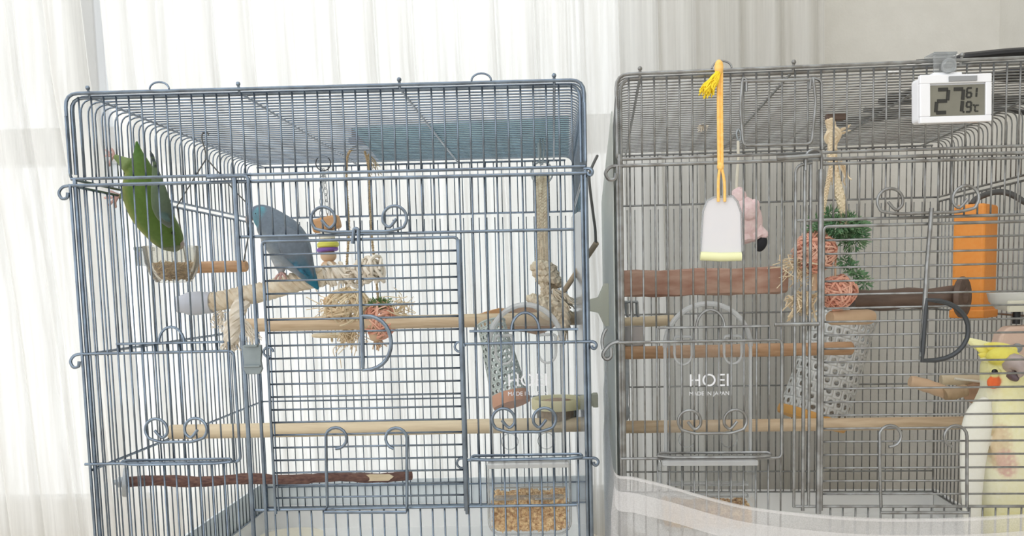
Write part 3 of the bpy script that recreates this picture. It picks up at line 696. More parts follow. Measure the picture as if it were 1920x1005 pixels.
bead('cylinder_bead', 614, 445, 14, 26, 'white_bead', 'cyl'); bead('disc_bead', 615, 459, 20, 11, 'yellow', 'disc', -.05); bead('disc_bead', 614, 468, 20, 8, 'purple', 'disc', -.08)
bead('round_bead', 616, 480, 15, 24, 'bead'); bead('round_bead', 617, 498, 15, 20, 'bead'); bead('round_bead', 616, 566, 10, 22, 'block_orange', dy=.0); bead('cylinder_bead', 617, 596, 14, 20, 'white_bead', 'cyl')
mb = MB(); mb.box(P(622, 583, yt), (.010, .008, .006)); part('dark_chip', mb, 'darkwood', t, bevel=.001)
c = P(622, 629, yt); mb = MB(); mb.lathe([(.001, -.002), (.026, -.0022), (.0275, 0), (.026, .0022), (.001, .0025)], c, (0.03, 0, 1), 28); mb.ell(c + Vector((0, 0, -.006)), (.0018, .0018, .004), n=8, m=6); part('wood_disc', mb, 'bare', t)
mb = MB(); mb.tube([P(614, 400, yt), c], .0007, 5); part('cord', mb, 'jute', t)
# raffia ball on jute twine
yt = .34
t = thing('raffia_toy', P(650, 640, yt), 'natural raffia ball hanging on jute twine left of the pink one', 'bird toy', 'raffia balls hung on jute twine in the left cage')
mb = MB(); twisted(mb, spline([P(668, 274, yt), P(652, 292, yt), P(650, 350, yt), P(654, 430, yt), P(650, 500, yt), P(649, 550, yt)], 20), .0011, .0011, 2, 36, 5); part('twine', mb, 'jute', t)
mb = MB(); c = P(652, 578, yt); raffia_ball(mb, c, .029, 95, .0012, 11, (1.05, .9, .95)); fray(mb, c + Vector((0, 0, -.02)), (0, 0, -1), .036, 60, .0006, .7, 13, 2); fray(mb, c + Vector((-.01, 0, -.0)), (-1, 0, .2), .042, 14, .0006, .6, 14, 2); fray(mb, c, (.8, 0, -.2), .04, 14, .0006, .6, 15, 2); o = part('raffia_ball', mb, 'raffia', t); o['kind'] = 'stuff'
mb = MB(); mb.tube(spline([P(658, 630, yt), P(636, 645, yt), P(625, 655, yt), P(628, 668, yt), P(637, 672, yt), P(640, 690, yt)], 5), .0005, 4); part('loose_strand', mb, 'raffia', t)
t = thing('raffia_toy', P(705, 650, yt), 'pink raffia ball with green moss cap hanging on jute twine', 'bird toy', 'raffia balls hung on jute twine in the left cage')
mb = MB(); twisted(mb, spline([P(684, 284, yt), P(692, 320, yt), P(694, 380, yt), P(697, 440, yt), P(704, 510, yt), P(709, 560, yt)], 20), .0011, .0011, 2, 36, 5); fray(mb, P(690, 290, yt), (0.2, 0, -1), .03, 10, .0005, .4, 3); part('twine', mb, 'jute', t)
mb = MB(); c = P(713, 600, yt); raffia_ball(mb, c, .0235, 85, .0013, 21, (1.0, .9, 1.1)); o = part('raffia_ball', mb, 'raffia_pink', t); o['kind'] = 'stuff'
mb = MB(); fray(mb, c + Vector((.01, 0, .015)), (1, 0, -.1), .036, 34, .0006, .9, 23, 2.2); o = part('loose_raffia', mb, 'raffia', t); o['kind'] = 'stuff'
mb = MB(); moss(mb, P(712, 570, yt), (.017, .012, .006), 420, 5, .006, .0008); o = part('moss_cap', mb, 'moss', t); o['kind'] = 'stuff'
mb = MB(); mb.ell(P(705, 628, yt), (.0095, .0095, .009)); fray(mb, P(705, 634, yt), (.4, 0, -1), .018, 12, .0009, .5, 8); part('wood_knot', mb, 'bead', t)
mb = MB(); cc = P(672, 266, yt); mb.box(cc, (.024, .012, .007), Matrix.Rotation(.12, 3, 'Y')); mb.box(cc + Vector((-.003, 0, .011)), (.010, .008, .014)); o = mb.build('hanger_clip', 'darkwood', bevel=.0015, smooth=False); tag(o, 'dark wooden clip under the left cage roof holding the jute twines', 'clip')
# rope toy with carabiner
yr = .29
t = thing('rope_toy', P(1020, 640, yr), 'braided hemp rope toy with big knots hanging from steel carabiner', 'bird toy')
mb = MB(); mb.tube(rounded([P(1013, 256, yr), P(1011, 275, yr), P(1012, 306, yr), P(1017, 309, yr), P(1020, 280, yr), P(1017, 256, yr)], .003, closed=True), .0011, 6, closed=True); mb.tube([P(1011.5, 268, yr), P(1011.5, 296, yr)], .0026, 8); part('carabiner', mb, 'zinc', t)
mb = MB(); mb.tube(ringpts(P(1016, 324, yr), .0135), .0011, 6, closed=True); part('steel_ring', mb, 'zinc', t)
mb = MB()
for sx, ph in ((-1, 0), (1, .4)):
    braid(mb, spline([P(1016 + sx * 6, 330, yr + sx * .002), P(1016 + sx * 5, 380, yr), P(1017 + sx * 3, 440, yr), P(1017 + sx * 5, 470, yr), P(1018 + sx * 4, 505, yr)], 30), .0032, .0029, 13 + ph)
part('braided_loop', mb, 'rope', t)
mb = MB()
def coil(c, R, r, n, ax, turns=1.0):
    ax = Vector(ax).normalized(); e1 = ax.orthogonal().normalized(); e2 = ax.cross(e1); pts = [Vector(c) + e1 * (R * math.cos(2 * PI * turns * k / n)) + e2 * (R * math.sin(2 * PI * turns * k / n)) + ax * (.002 * k / n) for k in range(n + 1)]
    braid(mb, pts, r * .55, r * .6, 5 * turns)
for k, (u, v) in enumerate(((1020, 505), (1024, 516), (1030, 527))): coil(P(u, v, yr), .0125, .0062, 40, (.28, .25, 1))
mb.ell(P(1024, 516, yr), (.012, .011, .013)); part('upper_knot', mb, 'rope', t)
mb = MB(); braid(mb, spline([P(1022, 530, yr - .005), P(1024, 550, yr - .005), P(1016, 566, yr - .008)], 14), .004, .0038, 4)
for u, v, a, R in ((1012, 572, (.8, .2, 1), .014), (1024, 578, (.7, .3, .9), .0165), (1038, 582, (1, .3, .5), .0165), (1052, 590, (1, .3, .15), .0165)): coil(P(u, v, yr), R, .0064, 44, a)
mb.ell(P(1034, 582, yr), (.017, .013, .013)); part('lower_knot', mb, 'rope', t)
mb = MB(); fray(mb, P(1040, 545, yr - .008), (.7, 0, -.9), .036, 40, .0009, .35, 4); fray(mb, P(1058, 600, yr), (-.1, 0, -1), .03, 24, .0007, .25, 6); part('frayed_end', mb, 'cotton', t)
# ------------------------------------------------------------------ cup with millet, left cage
def cup(mb, c, prof, n=28): mb.lathe(prof, c, (0, 0, 1), n, closed=True)
yc = .135; t = thing('clear_cup', P(325, 530, yc), 'clear glass treat cup hooked on the left wall below the green bird', 'cup')
c = P(326, 530, yc); s = 1 / pxm(c); R = 50 * s; H = 67 * s
mb = MB(); cup(mb, c, [(.4 * R, 0), (.62 * R, .02 * H), (.82 * R, .25 * H), (.95 * R, .55 * H), (R, .95 * H), (1.03 * R, H), (.97 * R, H), (.94 * R, .93 * H), (.88 * R, .55 * H), (.76 * R, .29 * H), (.55 * R, .08 * H), (.001, .07 * H), (.001, 0)]); part('bowl', mb, 'glass_cup', t)
mb = MB(); a = c + Vector((-R * .9, 0, H * .93)); mb.box(a + Vector((-.008, 0, -.007)), (.006, .016, .020)); mb.box(a + Vector((-.004, 0, .001)), (.016, .016, .004)); part('hook_tab', mb, 'clear_thick', t, False, .001)
mb = MB(); rnd = random.Random(3)
for k in range(420):
    a = rnd.uniform(0, 6.28); h = rnd.uniform(.1, .55); r_ = R * (.5 + .36 * min(1, h * 1.6)) * math.sqrt(rnd.uniform(0, 1)); p = c + Vector((r_ * math.cos(a), r_ * math.sin(a), H * h)); d = Vector((rnd.gauss(0, 1), rnd.gauss(0, 1), rnd.gauss(0, .5))).normalized() * .004
    mb.tube([p - d, p, p + d], [.0004, .001, .0004], 5)
o = mb.build('millet', 'millet'); tag(o, 'brown millet husks filling the clear glass treat cup', 'bird seed', kind='stuff')
# ------------------------------------------------------------------ clear feeders with seed
def text_part(body, size, at, parent, m, depth=.0004, rotz=0.0):
    cu = bpy.data.curves.new('lettering', 'FONT'); cu.body = body; cu.size = size; cu.extrude = depth; cu.align_x = 'CENTER'; cu.align_y = 'CENTER'
    o = bpy.data.objects.new('tmp', cu); C.objects.link(o); me = bpy.data.meshes.new_from_object(o.evaluated_get(bpy.context.evaluated_depsgraph_get())); bpy.data.objects.remove(o)
    n = bpy.data.objects.new('embossed_lettering', me); C.objects.link(n); me.materials.clear(); me.materials.append(M[m]); n.parent = parent; n.location = at; n.rotation_euler = (PI / 2, 0, rotz); return n
def feeder(cg, uc, vtop, vsh, vlip, vbot, hw, label, slabel, fill):
    A = lambda u, v, y=.008: cg.L(u, v, y)
    c0 = A(uc, vlip); zl = c0.z; zt_ = A(uc, vtop).z; zs = A(uc, vsh).z; zb_ = A(uc, vbot, .03).z; s = 1 / 2040; h = hw * s; x = c0.x
    root = thing('seed_feeder', (cg.root.matrix_world if False else (RM if cg.c == 'R' else LM)) @ Vector((x, .03, zb_)), label, 'feeder', 'clear seed feeders')
    if cg.c == 'R': root.rotation_euler = (0, 0, RANG)
    O = Vector((x, .03, zb_))
    def pt(name, mb, m, smooth=True, bevel=0, lab=None):
        mb.v = [tuple(Vector(v) - O) for v in mb.v]; o = mb.build(name, m, None, smooth, bevel, at=Vector((0, 0, 0))); o.parent = root
        if lab: o['label'] = lab
        return o
    arc = [(math.cos(PI * k / 18), math.sin(PI * k / 18)) for k in range(19)]
    out = [(x - h, .006, zl)] + [(x - h * cc, .006, zs + (zt_ - zs) * ss) for cc, ss in arc] + [(x + h, .006, zl)]
    mb = MB(); mb.plate(out, (0, .0018, 0)); pt('hood_plate', mb, 'clear', False)
    mb = MB(); mb.tube(out[1:-1], .0024, 8); mb.tube([out[0], out[1]], .0016, 6); mb.tube([out[-2], out[-1]], .0016, 6); pt('hood_rim', mb, 'emboss')
    for sx in (-1, 1):
        mb = MB(); yb = .0035; cx = x + sx * h * .58; z_ = zs - .006
        mb.tube(rounded([(cx - .008, yb, z_), (cx - .008, yb, z_ + .016), (cx + .008, yb, z_ + .016), (cx + .008, yb, z_)], .003), .0013, 6)
        mb.tube([(cx - .008 * math.cos(q), yb, z_ - .010 * math.sin(q)) for q in [PI * k / 10 for k in range(11)]], .0011, 6); pt('hook', mb, 'emboss')
        for zz in (zl + .018,):
            mb = MB(); mb.tube(ringpts((x + sx * h * (.62 if zz > zl + .03 else .5), .0055, zz), .0075), .0006, 5, closed=True); pt('moulded_ring', mb, 'clear_thick')
    # trough below: open box with rounded bottom, lip in front
    hb = h * 1.13; dep = .052
    def ring(y):
        r = .012; q = [(x - hb, y, zl - .004)]
        q += [(x - hb + r - r * math.cos(a), y, zb_ + r - r * math.sin(a)) for a in [PI / 2 * k / 5 for k in range(6)]]
        q += [(x + hb - r + r * math.sin(a), y, zb_ + r - r * math.cos(a)) for a in [PI / 2 * k / 5 for k in range(6)]]
        q += [(x + hb, y, zl - .004)]; return [Vector(p) for p in q]
    mb = MB(); mb.sheet([ring(.006), ring(.006 + dep)]); a, b = ring(.0055), ring(.0065 + dep); mb.add(a, [tuple(range(len(a)))]); mb.add(b, [tuple(range(len(b)))[::-1]]); o = pt('trough', mb, 'clear')
    mb = MB(); mb.tube(ring(.006), .0011, 6); pt('trough_rim', mb, 'clear_thick')
    mb = MB(); mb.box((x, -.004, zl - .0015), (2 * hb * .98, .014, .005)); pt('front_lip', mb, 'emboss', False, .0012)
    mb = MB(); mb.box((x, .012, zl - .037), (2 * hb * .86, .008, .0035)); mb.box((x, .012, zl - .026), (2 * hb * .86, .008, .003)); pt('seed_guard_bar', mb, 'clear_thick', False, .001)
    text_part('HOEI', .0165, (0 + .001, -.0265, zs - zb_ - (zs - zl) * .30), root, 'white_plastic', rotz=0.0).name = 'embossed_lettering'
    text_part('MADE IN JAPAN', .0052, (.001, -.0265, zs - zb_ - (zs - zl) * .30 - .012), root, 'white_plastic')
    mb = MB(); rnd = random.Random(uc)
    zz0 = zb_ + .003; ztop = zb_ + (zl - zb_) * fill
    def seed(p, big):
        d = Vector((rnd.gauss(0, 1), rnd.gauss(0, 1), rnd.gauss(0, .7))).normalized(); r = .0026 * rnd.uniform(.75, 1.15)
        e1 = d.orthogonal().normalized() * r * .62; e2 = d.cross(e1).normalized() * r * .62; d = d * r * 1.15
        mb.add([p + d, p - d, p + e1, p + e2, p - e1, p - e2], [(0, 2, 3), (0, 3, 4), (0, 4, 5), (0, 5, 2), (1, 3, 2), (1, 4, 3), (1, 5, 4), (1, 2, 5)])
    Mx = RM if cg.c == 'R' else LM
    for k in range(5200):
        w_ = rnd.random(); yy = .009 + (dep - .006) * rnd.random(); xx = x + (hb - .004) * rnd.uniform(-1, 1); zz = zz0 + (ztop - zz0 + .003 * math.sin(xx * 160) ) * rnd.random()
        if w_ < .55: yy = .009 + .004 * rnd.random()
        elif w_ < .8: zz = ztop - .003 * rnd.random() + .002 * math.sin(xx * 160)
        ex = abs(xx - x) - (hb - .012)
        if ex > 0 and (zz - zz0) < .012 - math.sqrt(max(0, .012 ** 2 - min(ex, .0119) ** 2)): continue
        seed(Mx @ Vector((xx, yy, zz)), 1)
    me = mb.build('seed_pile', 'seed', smooth=False); tag(me, slabel, 'bird seed', kind='stuff'); return root
feeder(LC, 991, 571, 648, 862, 988, 69, 'clear plastic seed feeder hung inside the front of the left cage', 'mixed tan and brown seeds in the left cage feeder', .44)
feeder(RCg, 1327, 569, 650, 858, 982, 80, 'clear plastic seed feeder hung inside the front of the right cage', 'small heap of tan seeds in the right cage feeder', .28)
# ------------------------------------------------------------------ perforated cones
def perforated(name, top, bot, r0, r1, m, mring, label, ncol, nrow, holef, ring_h, cap=False):
    top, bot = Vector(top), Vector(bot); ax = (top - bot); H = ax.length; ax.normalize(); e1 = ax.orthogonal().normalized(); e2 = ax.cross(e1)
    t = thing(name, bot, label, 'foraging cup', 'perforated foraging cups'); mb = MB()
    def pt(a, h): r = r1 + (r0 - r1) * h; return bot + ax * (H * h) + (e1 * math.cos(a) + e2 * math.sin(a)) * r
    da = 2 * PI / ncol; dh = 1 / nrow
    for i in range(nrow):
        for k in range(ncol):
            a0 = da * (k + (.5 if i % 2 else 0)); h0 = dh * i; vs = []; n = 8
            sq = [(-1, -1), (0, -1), (1, -1), (1, 0), (1, 1), (0, 1), (-1, 1), (-1, 0)]
            for sx, sy in sq: vs.append(pt(a0 + da * (.5 + .5 * sx), h0 + dh * (.5 + .5 * sy)))
            for sx, sy in sq:
                l = math.hypot(sx, sy); vs.append(pt(a0 + da * (.5 + holef * sx / l), h0 + dh * (.5 + holef * sy / l)))
            mb.add(vs, [(q, (q + 1) % 8, 8 + (q + 1) % 8, 8 + q) for q in range(8)])
    o = part('perforated_wall', mb, m, t, smooth=True); sm = o.modifiers.new('solid', 'SOLIDIFY'); sm.thickness = .0009
    mb = MB(); mb.lathe([(r1 * .2, -ring_h), (r1 * 1.0, -ring_h), (r1 * 1.04, -ring_h * .5), (r1 * 1.02, .001), (r1 * .9, .001)], bot, ax, 32); part('wooden_base', mb, mring, t)
    mb = MB(); mb.tube(ringpts(top, r0, ax, 30), .0012, 6, closed=True); part('top_rim', mb, m, t)
    return t
perforated('foraging_cup', P(921, 606, .28), P(955, 740, .25), 26 / 1500, 35 / 1530, 'perf_grey', 'terracotta', 'grey perforated metal cup with terracotta wooden base leaning behind the left feeder', 18, 12, .32, .013)
perforated('foraging_cup', P(1588, 588, .36, 'R'), P(1524, 778, .34, 'R'), 55 / 1400, 62 / 1400, 'perf', 'amber', 'large white perforated cup tilted in the middle of the right cage', 22, 11, .27, .010)
# cork bark and wedge
mb = MB(); rnd = random.Random(9); c = P(985, 600, .37); q = []
for k in range(20):
    a = 2 * PI * k / 20; q.append(c + Vector((.047 * math.cos(a) * (1 + rnd.uniform(-.1, .1)), 0, .019 * math.sin(a) * (1 + rnd.uniform(-.2, .2)))))
mb.plate(q, (0, .016, 0)); o = mb.build('cork_bark', 'cork', smooth=False, bevel=.002); tag(o, 'brown cork bark slab behind the left cage feeder arch', 'bark')
mb = MB(); mb.plate([P(888, 592, .36), P(912, 584, .36), P(935, 578, .36), P(948, 580, .36), P(944, 592, .36)], (0, .03, 0)); o = mb.build('wood_wedge', 'block_orange', smooth=False, bevel=.001); tag(o, 'small orange-brown wood wedge resting on the upper left cage perch', 'wood chip')
# yellow cup with food on right wall of left cage
yc = .17; t = thing('treat_cup', P(1046, 800, yc), 'yellow-rimmed clear food cup hooked on the right side of the left cage', 'cup')
c = P(1046, 805, yc); s = 1 / pxm(c); R = 42 * s; H = 58 * s
mb = MB(); cup(mb, c, [(.8 * R, 0), (.9 * R, .06 * H), (.97 * R, H * .9), (.93 * R, H * .9), (.86 * R, .1 * H), (.001, .09 * H), (.001, 0)]); part('bowl', mb, 'glass_cup', t)
mb = MB(); cup(mb, c, [(1.0 * R, .68 * H), (1.14 * R, .70 * H), (1.16 * R, .98 * H), (1.12 * R, 1.03 * H), (1.0 * R, 1.0 * H), (.97 * R, .9 * H)]); part('rim', mb, 'clear_yellow', t)
mb = MB(); mb.box(P(1104, 750, yc), (.020, .012, .013)); mb.box(P(1116, 750, yc), (.006, .016, .015)); part('wall_hook', mb, 'cream_plastic', t, False, .001)
mb = MB(); mb.lathe([(.001, .1 * H), (.85 * R, .12 * H), (.9 * R, .78 * H), (.6 * R, .95 * H), (.3 * R, 1.0 * H), (.001, 1.02 * H)], c, (0, 0, 1), 24)
o = mb.build('food_mix', mat('dry_food', (.40, .28, .18), (.30, .20, .13), rough=.95, scale=300, bump=1.0)); tag(o, 'brown dry food heaped in the yellow-rimmed cup', 'bird food', kind='stuff')
# cable and stick between the cages
mb = MB(); mb.tube(spline([P(1120, 292, .2), P(1108, 318, .18), P(1105, 340, .17), P(1112, 400, .17), P(1116, 430, .17), P(1117, 456, .17)], 8), .0016, 8); o = mb.build('power_cable', 'cable'); tag(o, 'thin dark cable hanging between the two cages', 'cable')
dowel('thin_stick', P(1118, 456, .17), P(1058, 545, .24), .0032, mat('stick_wood', (.42, .34, .24), (.34, .27, .19), rough=.7, scale=30), 'thin brown stick slanting through the right side of the left cage', 'stick')
c = P(1127, 572, .10); mb = MB(); mb.plate([c + Vector((a * .9, 0, e)) for a, e in ((-.013, .006), (-.003, .008), (.004, .022), (.009, .022), (.009, -.022), (.004, -.022), (-.003, -.008), (-.013, -.006))], (0, .012, 0)); o = mb.build('wall_clip', 'cream_plastic', smooth=False, bevel=.001); tag(o, 'cream plastic perch nut between the two cages', 'clip')
# sheets lying on the roofs
mb = MB(); zs = ZT + .0015; mb.plate([(.21, .20, zs), (.455, .17, zs), (.46, .44, zs), (.19, .44, zs)], (0, 0, .0012)); o = mb.build('plastic_sheet', 'teal_mat', smooth=False); tag(o, 'thin teal sheet lying on the left cage roof', 'sheet')
# ------------------------------------------------------------------ right cage contents
R_ = lambda u, v, y: P(u, v, y, 'R')
a, b = R_(1150, 533, .2), R_(1474, 525, .2); mb = MB(); rnd = random.Random(12); hh = 30 / pxm(a); rings = []
N = 22; ax = (b - a).normalized(); e1 = Vector((0, 0, 1)); e2 = ax.cross(e1)
for k in range(N + 1):
    p = a.lerp(b, k / N); sc_ = 1 if k < N else .93; ring = []
    for i in range(16):
        t_ = 2 * PI * i / 16; cx, sx = math.cos(t_), math.sin(t_); f_ = 1 / max(abs(cx), abs(sx)) ** .6
        ring.append(p + (e1 * cx + e2 * sx * .8) * hh * f_ * .82 * sc_ * (1 + .05 * math.sin(k * .7 + i * 1.3) + rnd.uniform(-.03, .03)))
    rings.append(ring)
mb.rings(rings); o = mb.build('thick_branch', 'bark2'); tag(o, 'thick reddish-brown branch perch with blunt end in the right cage', 'perch')
dowel('wooden_perch', R_(1160, 662, .28), R_(1596, 653, .28), .0082, 'wood_red', 'short reddish wooden perch crossing behind the right cage feeder', bumps=.03)
pl = loc(1500, 798, .27, 'R').z; dowel('wooden_perch', RW(.003, .27, pl), RW(W - .003, .27, pl + .002), .0080, 'wood', 'long light-brown wooden perch low across the right cage behind the cockatiel')
dowel('wooden_perch', R_(1163, 606, .4), R_(1262, 600, .4), .0075, 'wood_pale', 'stub of pale wooden perch by the left wall of the right cage')
t = thing('dark_perch', R_(1700, 590, .21), 'dark brown wooden perch with round end disc in front of the orange box', 'perch')
a, b = R_(1596, 564, .205), R_(1806, 556, .215); mb = MB(); rnd = random.Random(2); mb.tube([a.lerp(b, k / 16) + Vector((0, 0, .001 * math.sin(k))) for k in range(17)], [.0118 * (1 + rnd.uniform(-.05, .05)) for k in range(17)], 14); part('branch', mb, 'darkwood', t)
mb = MB(); mb.lathe([(.002, -.003), (.021, -.003), (.0235, -.001), (.0235, .002), (.022, .004), (.002, .005)], R_(1803, 557, .212), Vector((.62, -.6, 0)), 28); part('end_disc', mb, 'darkwood', t)
# orange box with cable
t = thing('orange_box', R_(1825, 590, .25), 'tall bright orange plastic box in the back corner of the right cage', 'box')
A = R_(1781, 592, .262); B = R_(1843, 594, .236); Cc = R_(1869, 590, .272); hgt = R_(1843, 380, .236).z - B.z
def colm(A, B, Cq, z0, z1, g):
    D_ = A + Cq - B; ctr = (A + Cq) / 2; q = [ctr + (p - ctr) * g for p in (A, B, Cq, D_)]; return [Vector((p.x, p.y, z)) for z in (z0, z1) for p in q]
mb = MB(); zb0 = B.z; mb.add(colm(A, B, Cc, zb0, zb0 + hgt, .97), [(3, 2, 1, 0), (4, 5, 6, 7), (0, 1, 5, 4), (1, 2, 6, 5), (2, 3, 7, 6), (3, 0, 4, 7)]); part('shell', mb, 'orange', t, False, .004)
mb = MB(); mb.add(colm(A, B, Cc, zb0 - .002, zb0 + .008, 1.06), [(3, 2, 1, 0), (4, 5, 6, 7), (0, 1, 5, 4), (1, 2, 6, 5), (2, 3, 7, 6), (3, 0, 4, 7)]); part('foot', mb, 'orange', t, False, .002)
mb = MB(); mb.tube(spline([R_(1822, 384, .262), R_(1832, 372, .265), R_(1862, 361, .265), R_(1890, 362, .26), R_(1920, 378, .25), R_(1960, 400, .24)], 8), .0036, 10); part('power_lead', mb, 'cable', t)
# milky cup, bolt and mineral block on the right wall
t = thing('milky_cup', R_(1900, 585, .18), 'milky plastic cup with cream tab on the right wall above the cockatiel', 'cup')
c = R_(1905, 583, .185); s = 1 / pxm(c); mb = MB(); cup(mb, c, [(18 * s, 0), (34 * s, 4 * s), (46 * s, 18 * s), (50 * s, 34 * s), (46 * s, 34 * s), (42 * s, 20 * s), (30 * s, 8 * s), (.001, 6 * s), (.001, 0)]); part('bowl', mb, 'milky', t)
mb = MB(); mb.box(R_(1915, 574, .152), (.028, .005, .012)); part('tab', mb, 'cream_plastic', t, False, .001)
mb = MB(); mb.lathe([(.004, -.010), (.004, .006)], R_(1906, 590, .18), (0, 0, 1), 10); part('bolt', mb, 'black', t)
t = thing('mineral_block', R_(1905, 665, .17), 'pale peach mineral chew block behind the cockatiel head', 'chew block')
c = R_(1915, 660, .17); s = 1 / pxm(c); mb = MB(); mb.plate([c + Vector((x * s, 0, z * s)) for x, z in ((-42, -38), (-44, 10), (-38, 34), (-22, 48), (30, 50), (46, 30), (46, -38))], (0, .018, 0)); part('block', mb, 'block_pink', t, False, .003)
mb = MB(); mb.lathe([(.001, 0), (.005, .001), (.005, .004), (.001, .005)], R_(1905, 652, .168), (0, -1, 0), 12); part('screw', mb, 'zinc', t)
# natural branch bundle
t = thing('forked_branch', R_(1780, 740, .23), 'pale forked natural branch perch left of the cockatiel', 'perch')
def knob(pts, rr, m, name):
    mb = MB(); rnd = random.Random(name); p = spline(pts, 6); n = len(p); mb.tube(p, [(rr[0] + (rr[1] - rr[0]) * k / n) * (1 + rnd.uniform(-.08, .08)) for k in range(n)], 12); return part(name, mb, m, t)
Mbr = 'bare'; knob([R_(1706, 714, .20), R_(1740, 724, .20), R_(1788, 741, .20)], (.0062, .0085), 'bead', 'peeled_branch'); knob([R_(1772, 741, .19), R_(1800, 734, .19), R_(1812, 731, .19)], (.0075, .0068), mat('cut_wood', (.50, .36, .22), (.36, .25, .15), rough=.8, scale=60), 'cut_stub')
knob([R_(1764, 712, .24), R_(1800, 712, .24), R_(1850, 716, .24)], (.006, .0075), 'bare', 'side_branch'); knob([R_(1824, 738, .22), R_(1845, 722, .25), R_(1862, 700, .26)], (.011, .010), 'cork', 'bark_stub'); knob([R_(1790, 710, .225), R_(1840, 716, .225)], (.0015, .0015), 'white_bead', 'twig')
# small clamp cup and steel strip by left wall
t = thing('clamp_cup', R_(1187, 670, .34), 'small grey clamp cup with bark piece at the left wall of the right cage', 'cup')
c = R_(1188, 648, .34); mb = MB(); cup(mb, c, [(.012, 0), (.0145, .002), (.0155, .026), (.0142, .026), (.013, .004), (.001, .003), (.001, 0)]); part('bowl', mb, mat('grey_milky', (.55, .53, .53), rough=.4), t)
mb = MB(); rnd = random.Random(8); mb.plate([c + Vector((x, -.004, z)) for x, z in ((-.022, .002), (.012, .003), (.015, -.006), (.006, -.012), (-.01, -.011), (-.022, -.018))], (0, .02, 0)); part('bark_piece', mb, 'cork', t, False, .002)
mb = MB(); mb.plate([R_(1166, 665, .30), R_(1180, 668, .30), R_(1178, 760, .30), R_(1182, 775, .30), R_(1178, 787, .30), R_(1168, 792, .30)], (0, .0015, 0)); part('steel_strip', mb, 'zinc', t, False)
t2 = thing('steel_clasp', R_(1190, 590, .32), 'grey steel perch clamp below the thick branch', 'clamp')
mb = MB()
for u in (1174, 1184, 1194): mb.tube(rounded([R_(u, 566, .32), R_(u + 1, 588, .32), R_(u + 4, 594, .32)], .003), .0022, 8)
mb.tube(rounded([R_(1168, 566, .315), R_(1196, 566, .315)], .001), .0016, 6); part('clamp_wire', mb, 'zinc', t2)
# ------------------------------------------------------------------ moss and raffia toy, right cage
yt = .17; t = thing('moss_toy', R_(1560, 605, yt), 'hanging toy of green moss and peach raffia balls on braided raffia cord', 'bird toy')
mb = MB(); mb.box(R_(1566, 220, .2), (.021, .010, .007)); part('hanger_clip', mb, 'darkwood', t, False, .001)
mb = MB(); braid(mb, spline([R_(1556, 226, yt), R_(1560, 245, yt), R_(1561, 262, yt), R_(1561, 300, yt), R_(1568, 340, yt), R_(1578, 380, yt), R_(1584, 420, yt)], 24), .0030, .0026, 14); braid(mb, spline([R_(1561, 300, yt), R_(1553, 340, yt), R_(1544, 390, yt), R_(1542, 425, yt)], 20), .0015, .0014, 9)
for u, v in ((1563, 252), (1560, 258)): mb.tube(ringpts(R_(u, v, yt), .006, (.2, 1, .3)), .0026, 6, closed=True)
fray(mb, R_(1570, 250, yt), (.8, 0, .3), .016, 8, .0006, .5, 3); fray(mb, R_(1577, 305, yt), (.3, 0, -1), .026, 5, .0009, .3, 4); part('braided_cord', mb, 'raffia', t)
mb = MB(); moss(mb, R_(1575, 425, yt), (.028, .018, .011), 700, 31, .010, .0013); moss(mb, R_(1600, 445, yt), (.014, .012, .014), 300, 32, .010, .0012); moss(mb, R_(1535, 425, yt), (.012, .01, .012), 160, 33, .009, .0012); moss(mb, R_(1556, 402, yt), (.008, .008, .007), 90, 36, .008, .0012); o = part('moss_bunch', mb, 'moss2', t); o['kind'] = 'stuff'
mb = MB()
a, b = R_(1583, 490, yt), R_(1622, 530, yt)
for k in range(6): moss(mb, a.lerp(b, k / 5), (.005, .005, .005), 45, 40 + k, .008, .0012)
o = part('moss_sprig', mb, 'moss2', t); o['kind'] = 'stuff'
for (u, v, r_, mm, n_, sd) in ((1526, 474, .0245, 'raffia_peach', 130, 51), (1572, 548, .0195, 'raffia_pink', 120, 52)):
    mb = MB(); raffia_ball(mb, R_(u, v, yt), r_, n_, .0011, sd); mb.ell(R_(u, v, yt), r_ * .7); o = part('raffia_ball', mb, mm, t); o['kind'] = 'stuff'
mb = MB(); fray(mb, R_(1512, 490, yt), (-.6, 0, -.4), .036, 46, .0006, .9, 61, 2); fray(mb, R_(1515, 555, yt), (-.4, 0, -.6), .03, 60, .0008, .9, 62, 2); o = part('loose_raffia', mb, 'raffia', t); o['kind'] = 'stuff'
mb = MB(); mb.tube([R_(1525, 500, yt), R_(1526, 545, yt)], .004, 10); mb.tube([R_(1567, 475, yt), R_(1566, 525, yt)], .0012, 6); part('centre_stick', mb, 'bead', t)
a, b = R_(1556, 596, yt), R_(1634, 594, yt + .03); mb = MB(); mb.tube([a, a.lerp(b, .05), a.lerp(b, .9), b], [.0065, .0082, .0088, .0075], 16); part('wood_peg', mb, 'bead', t)
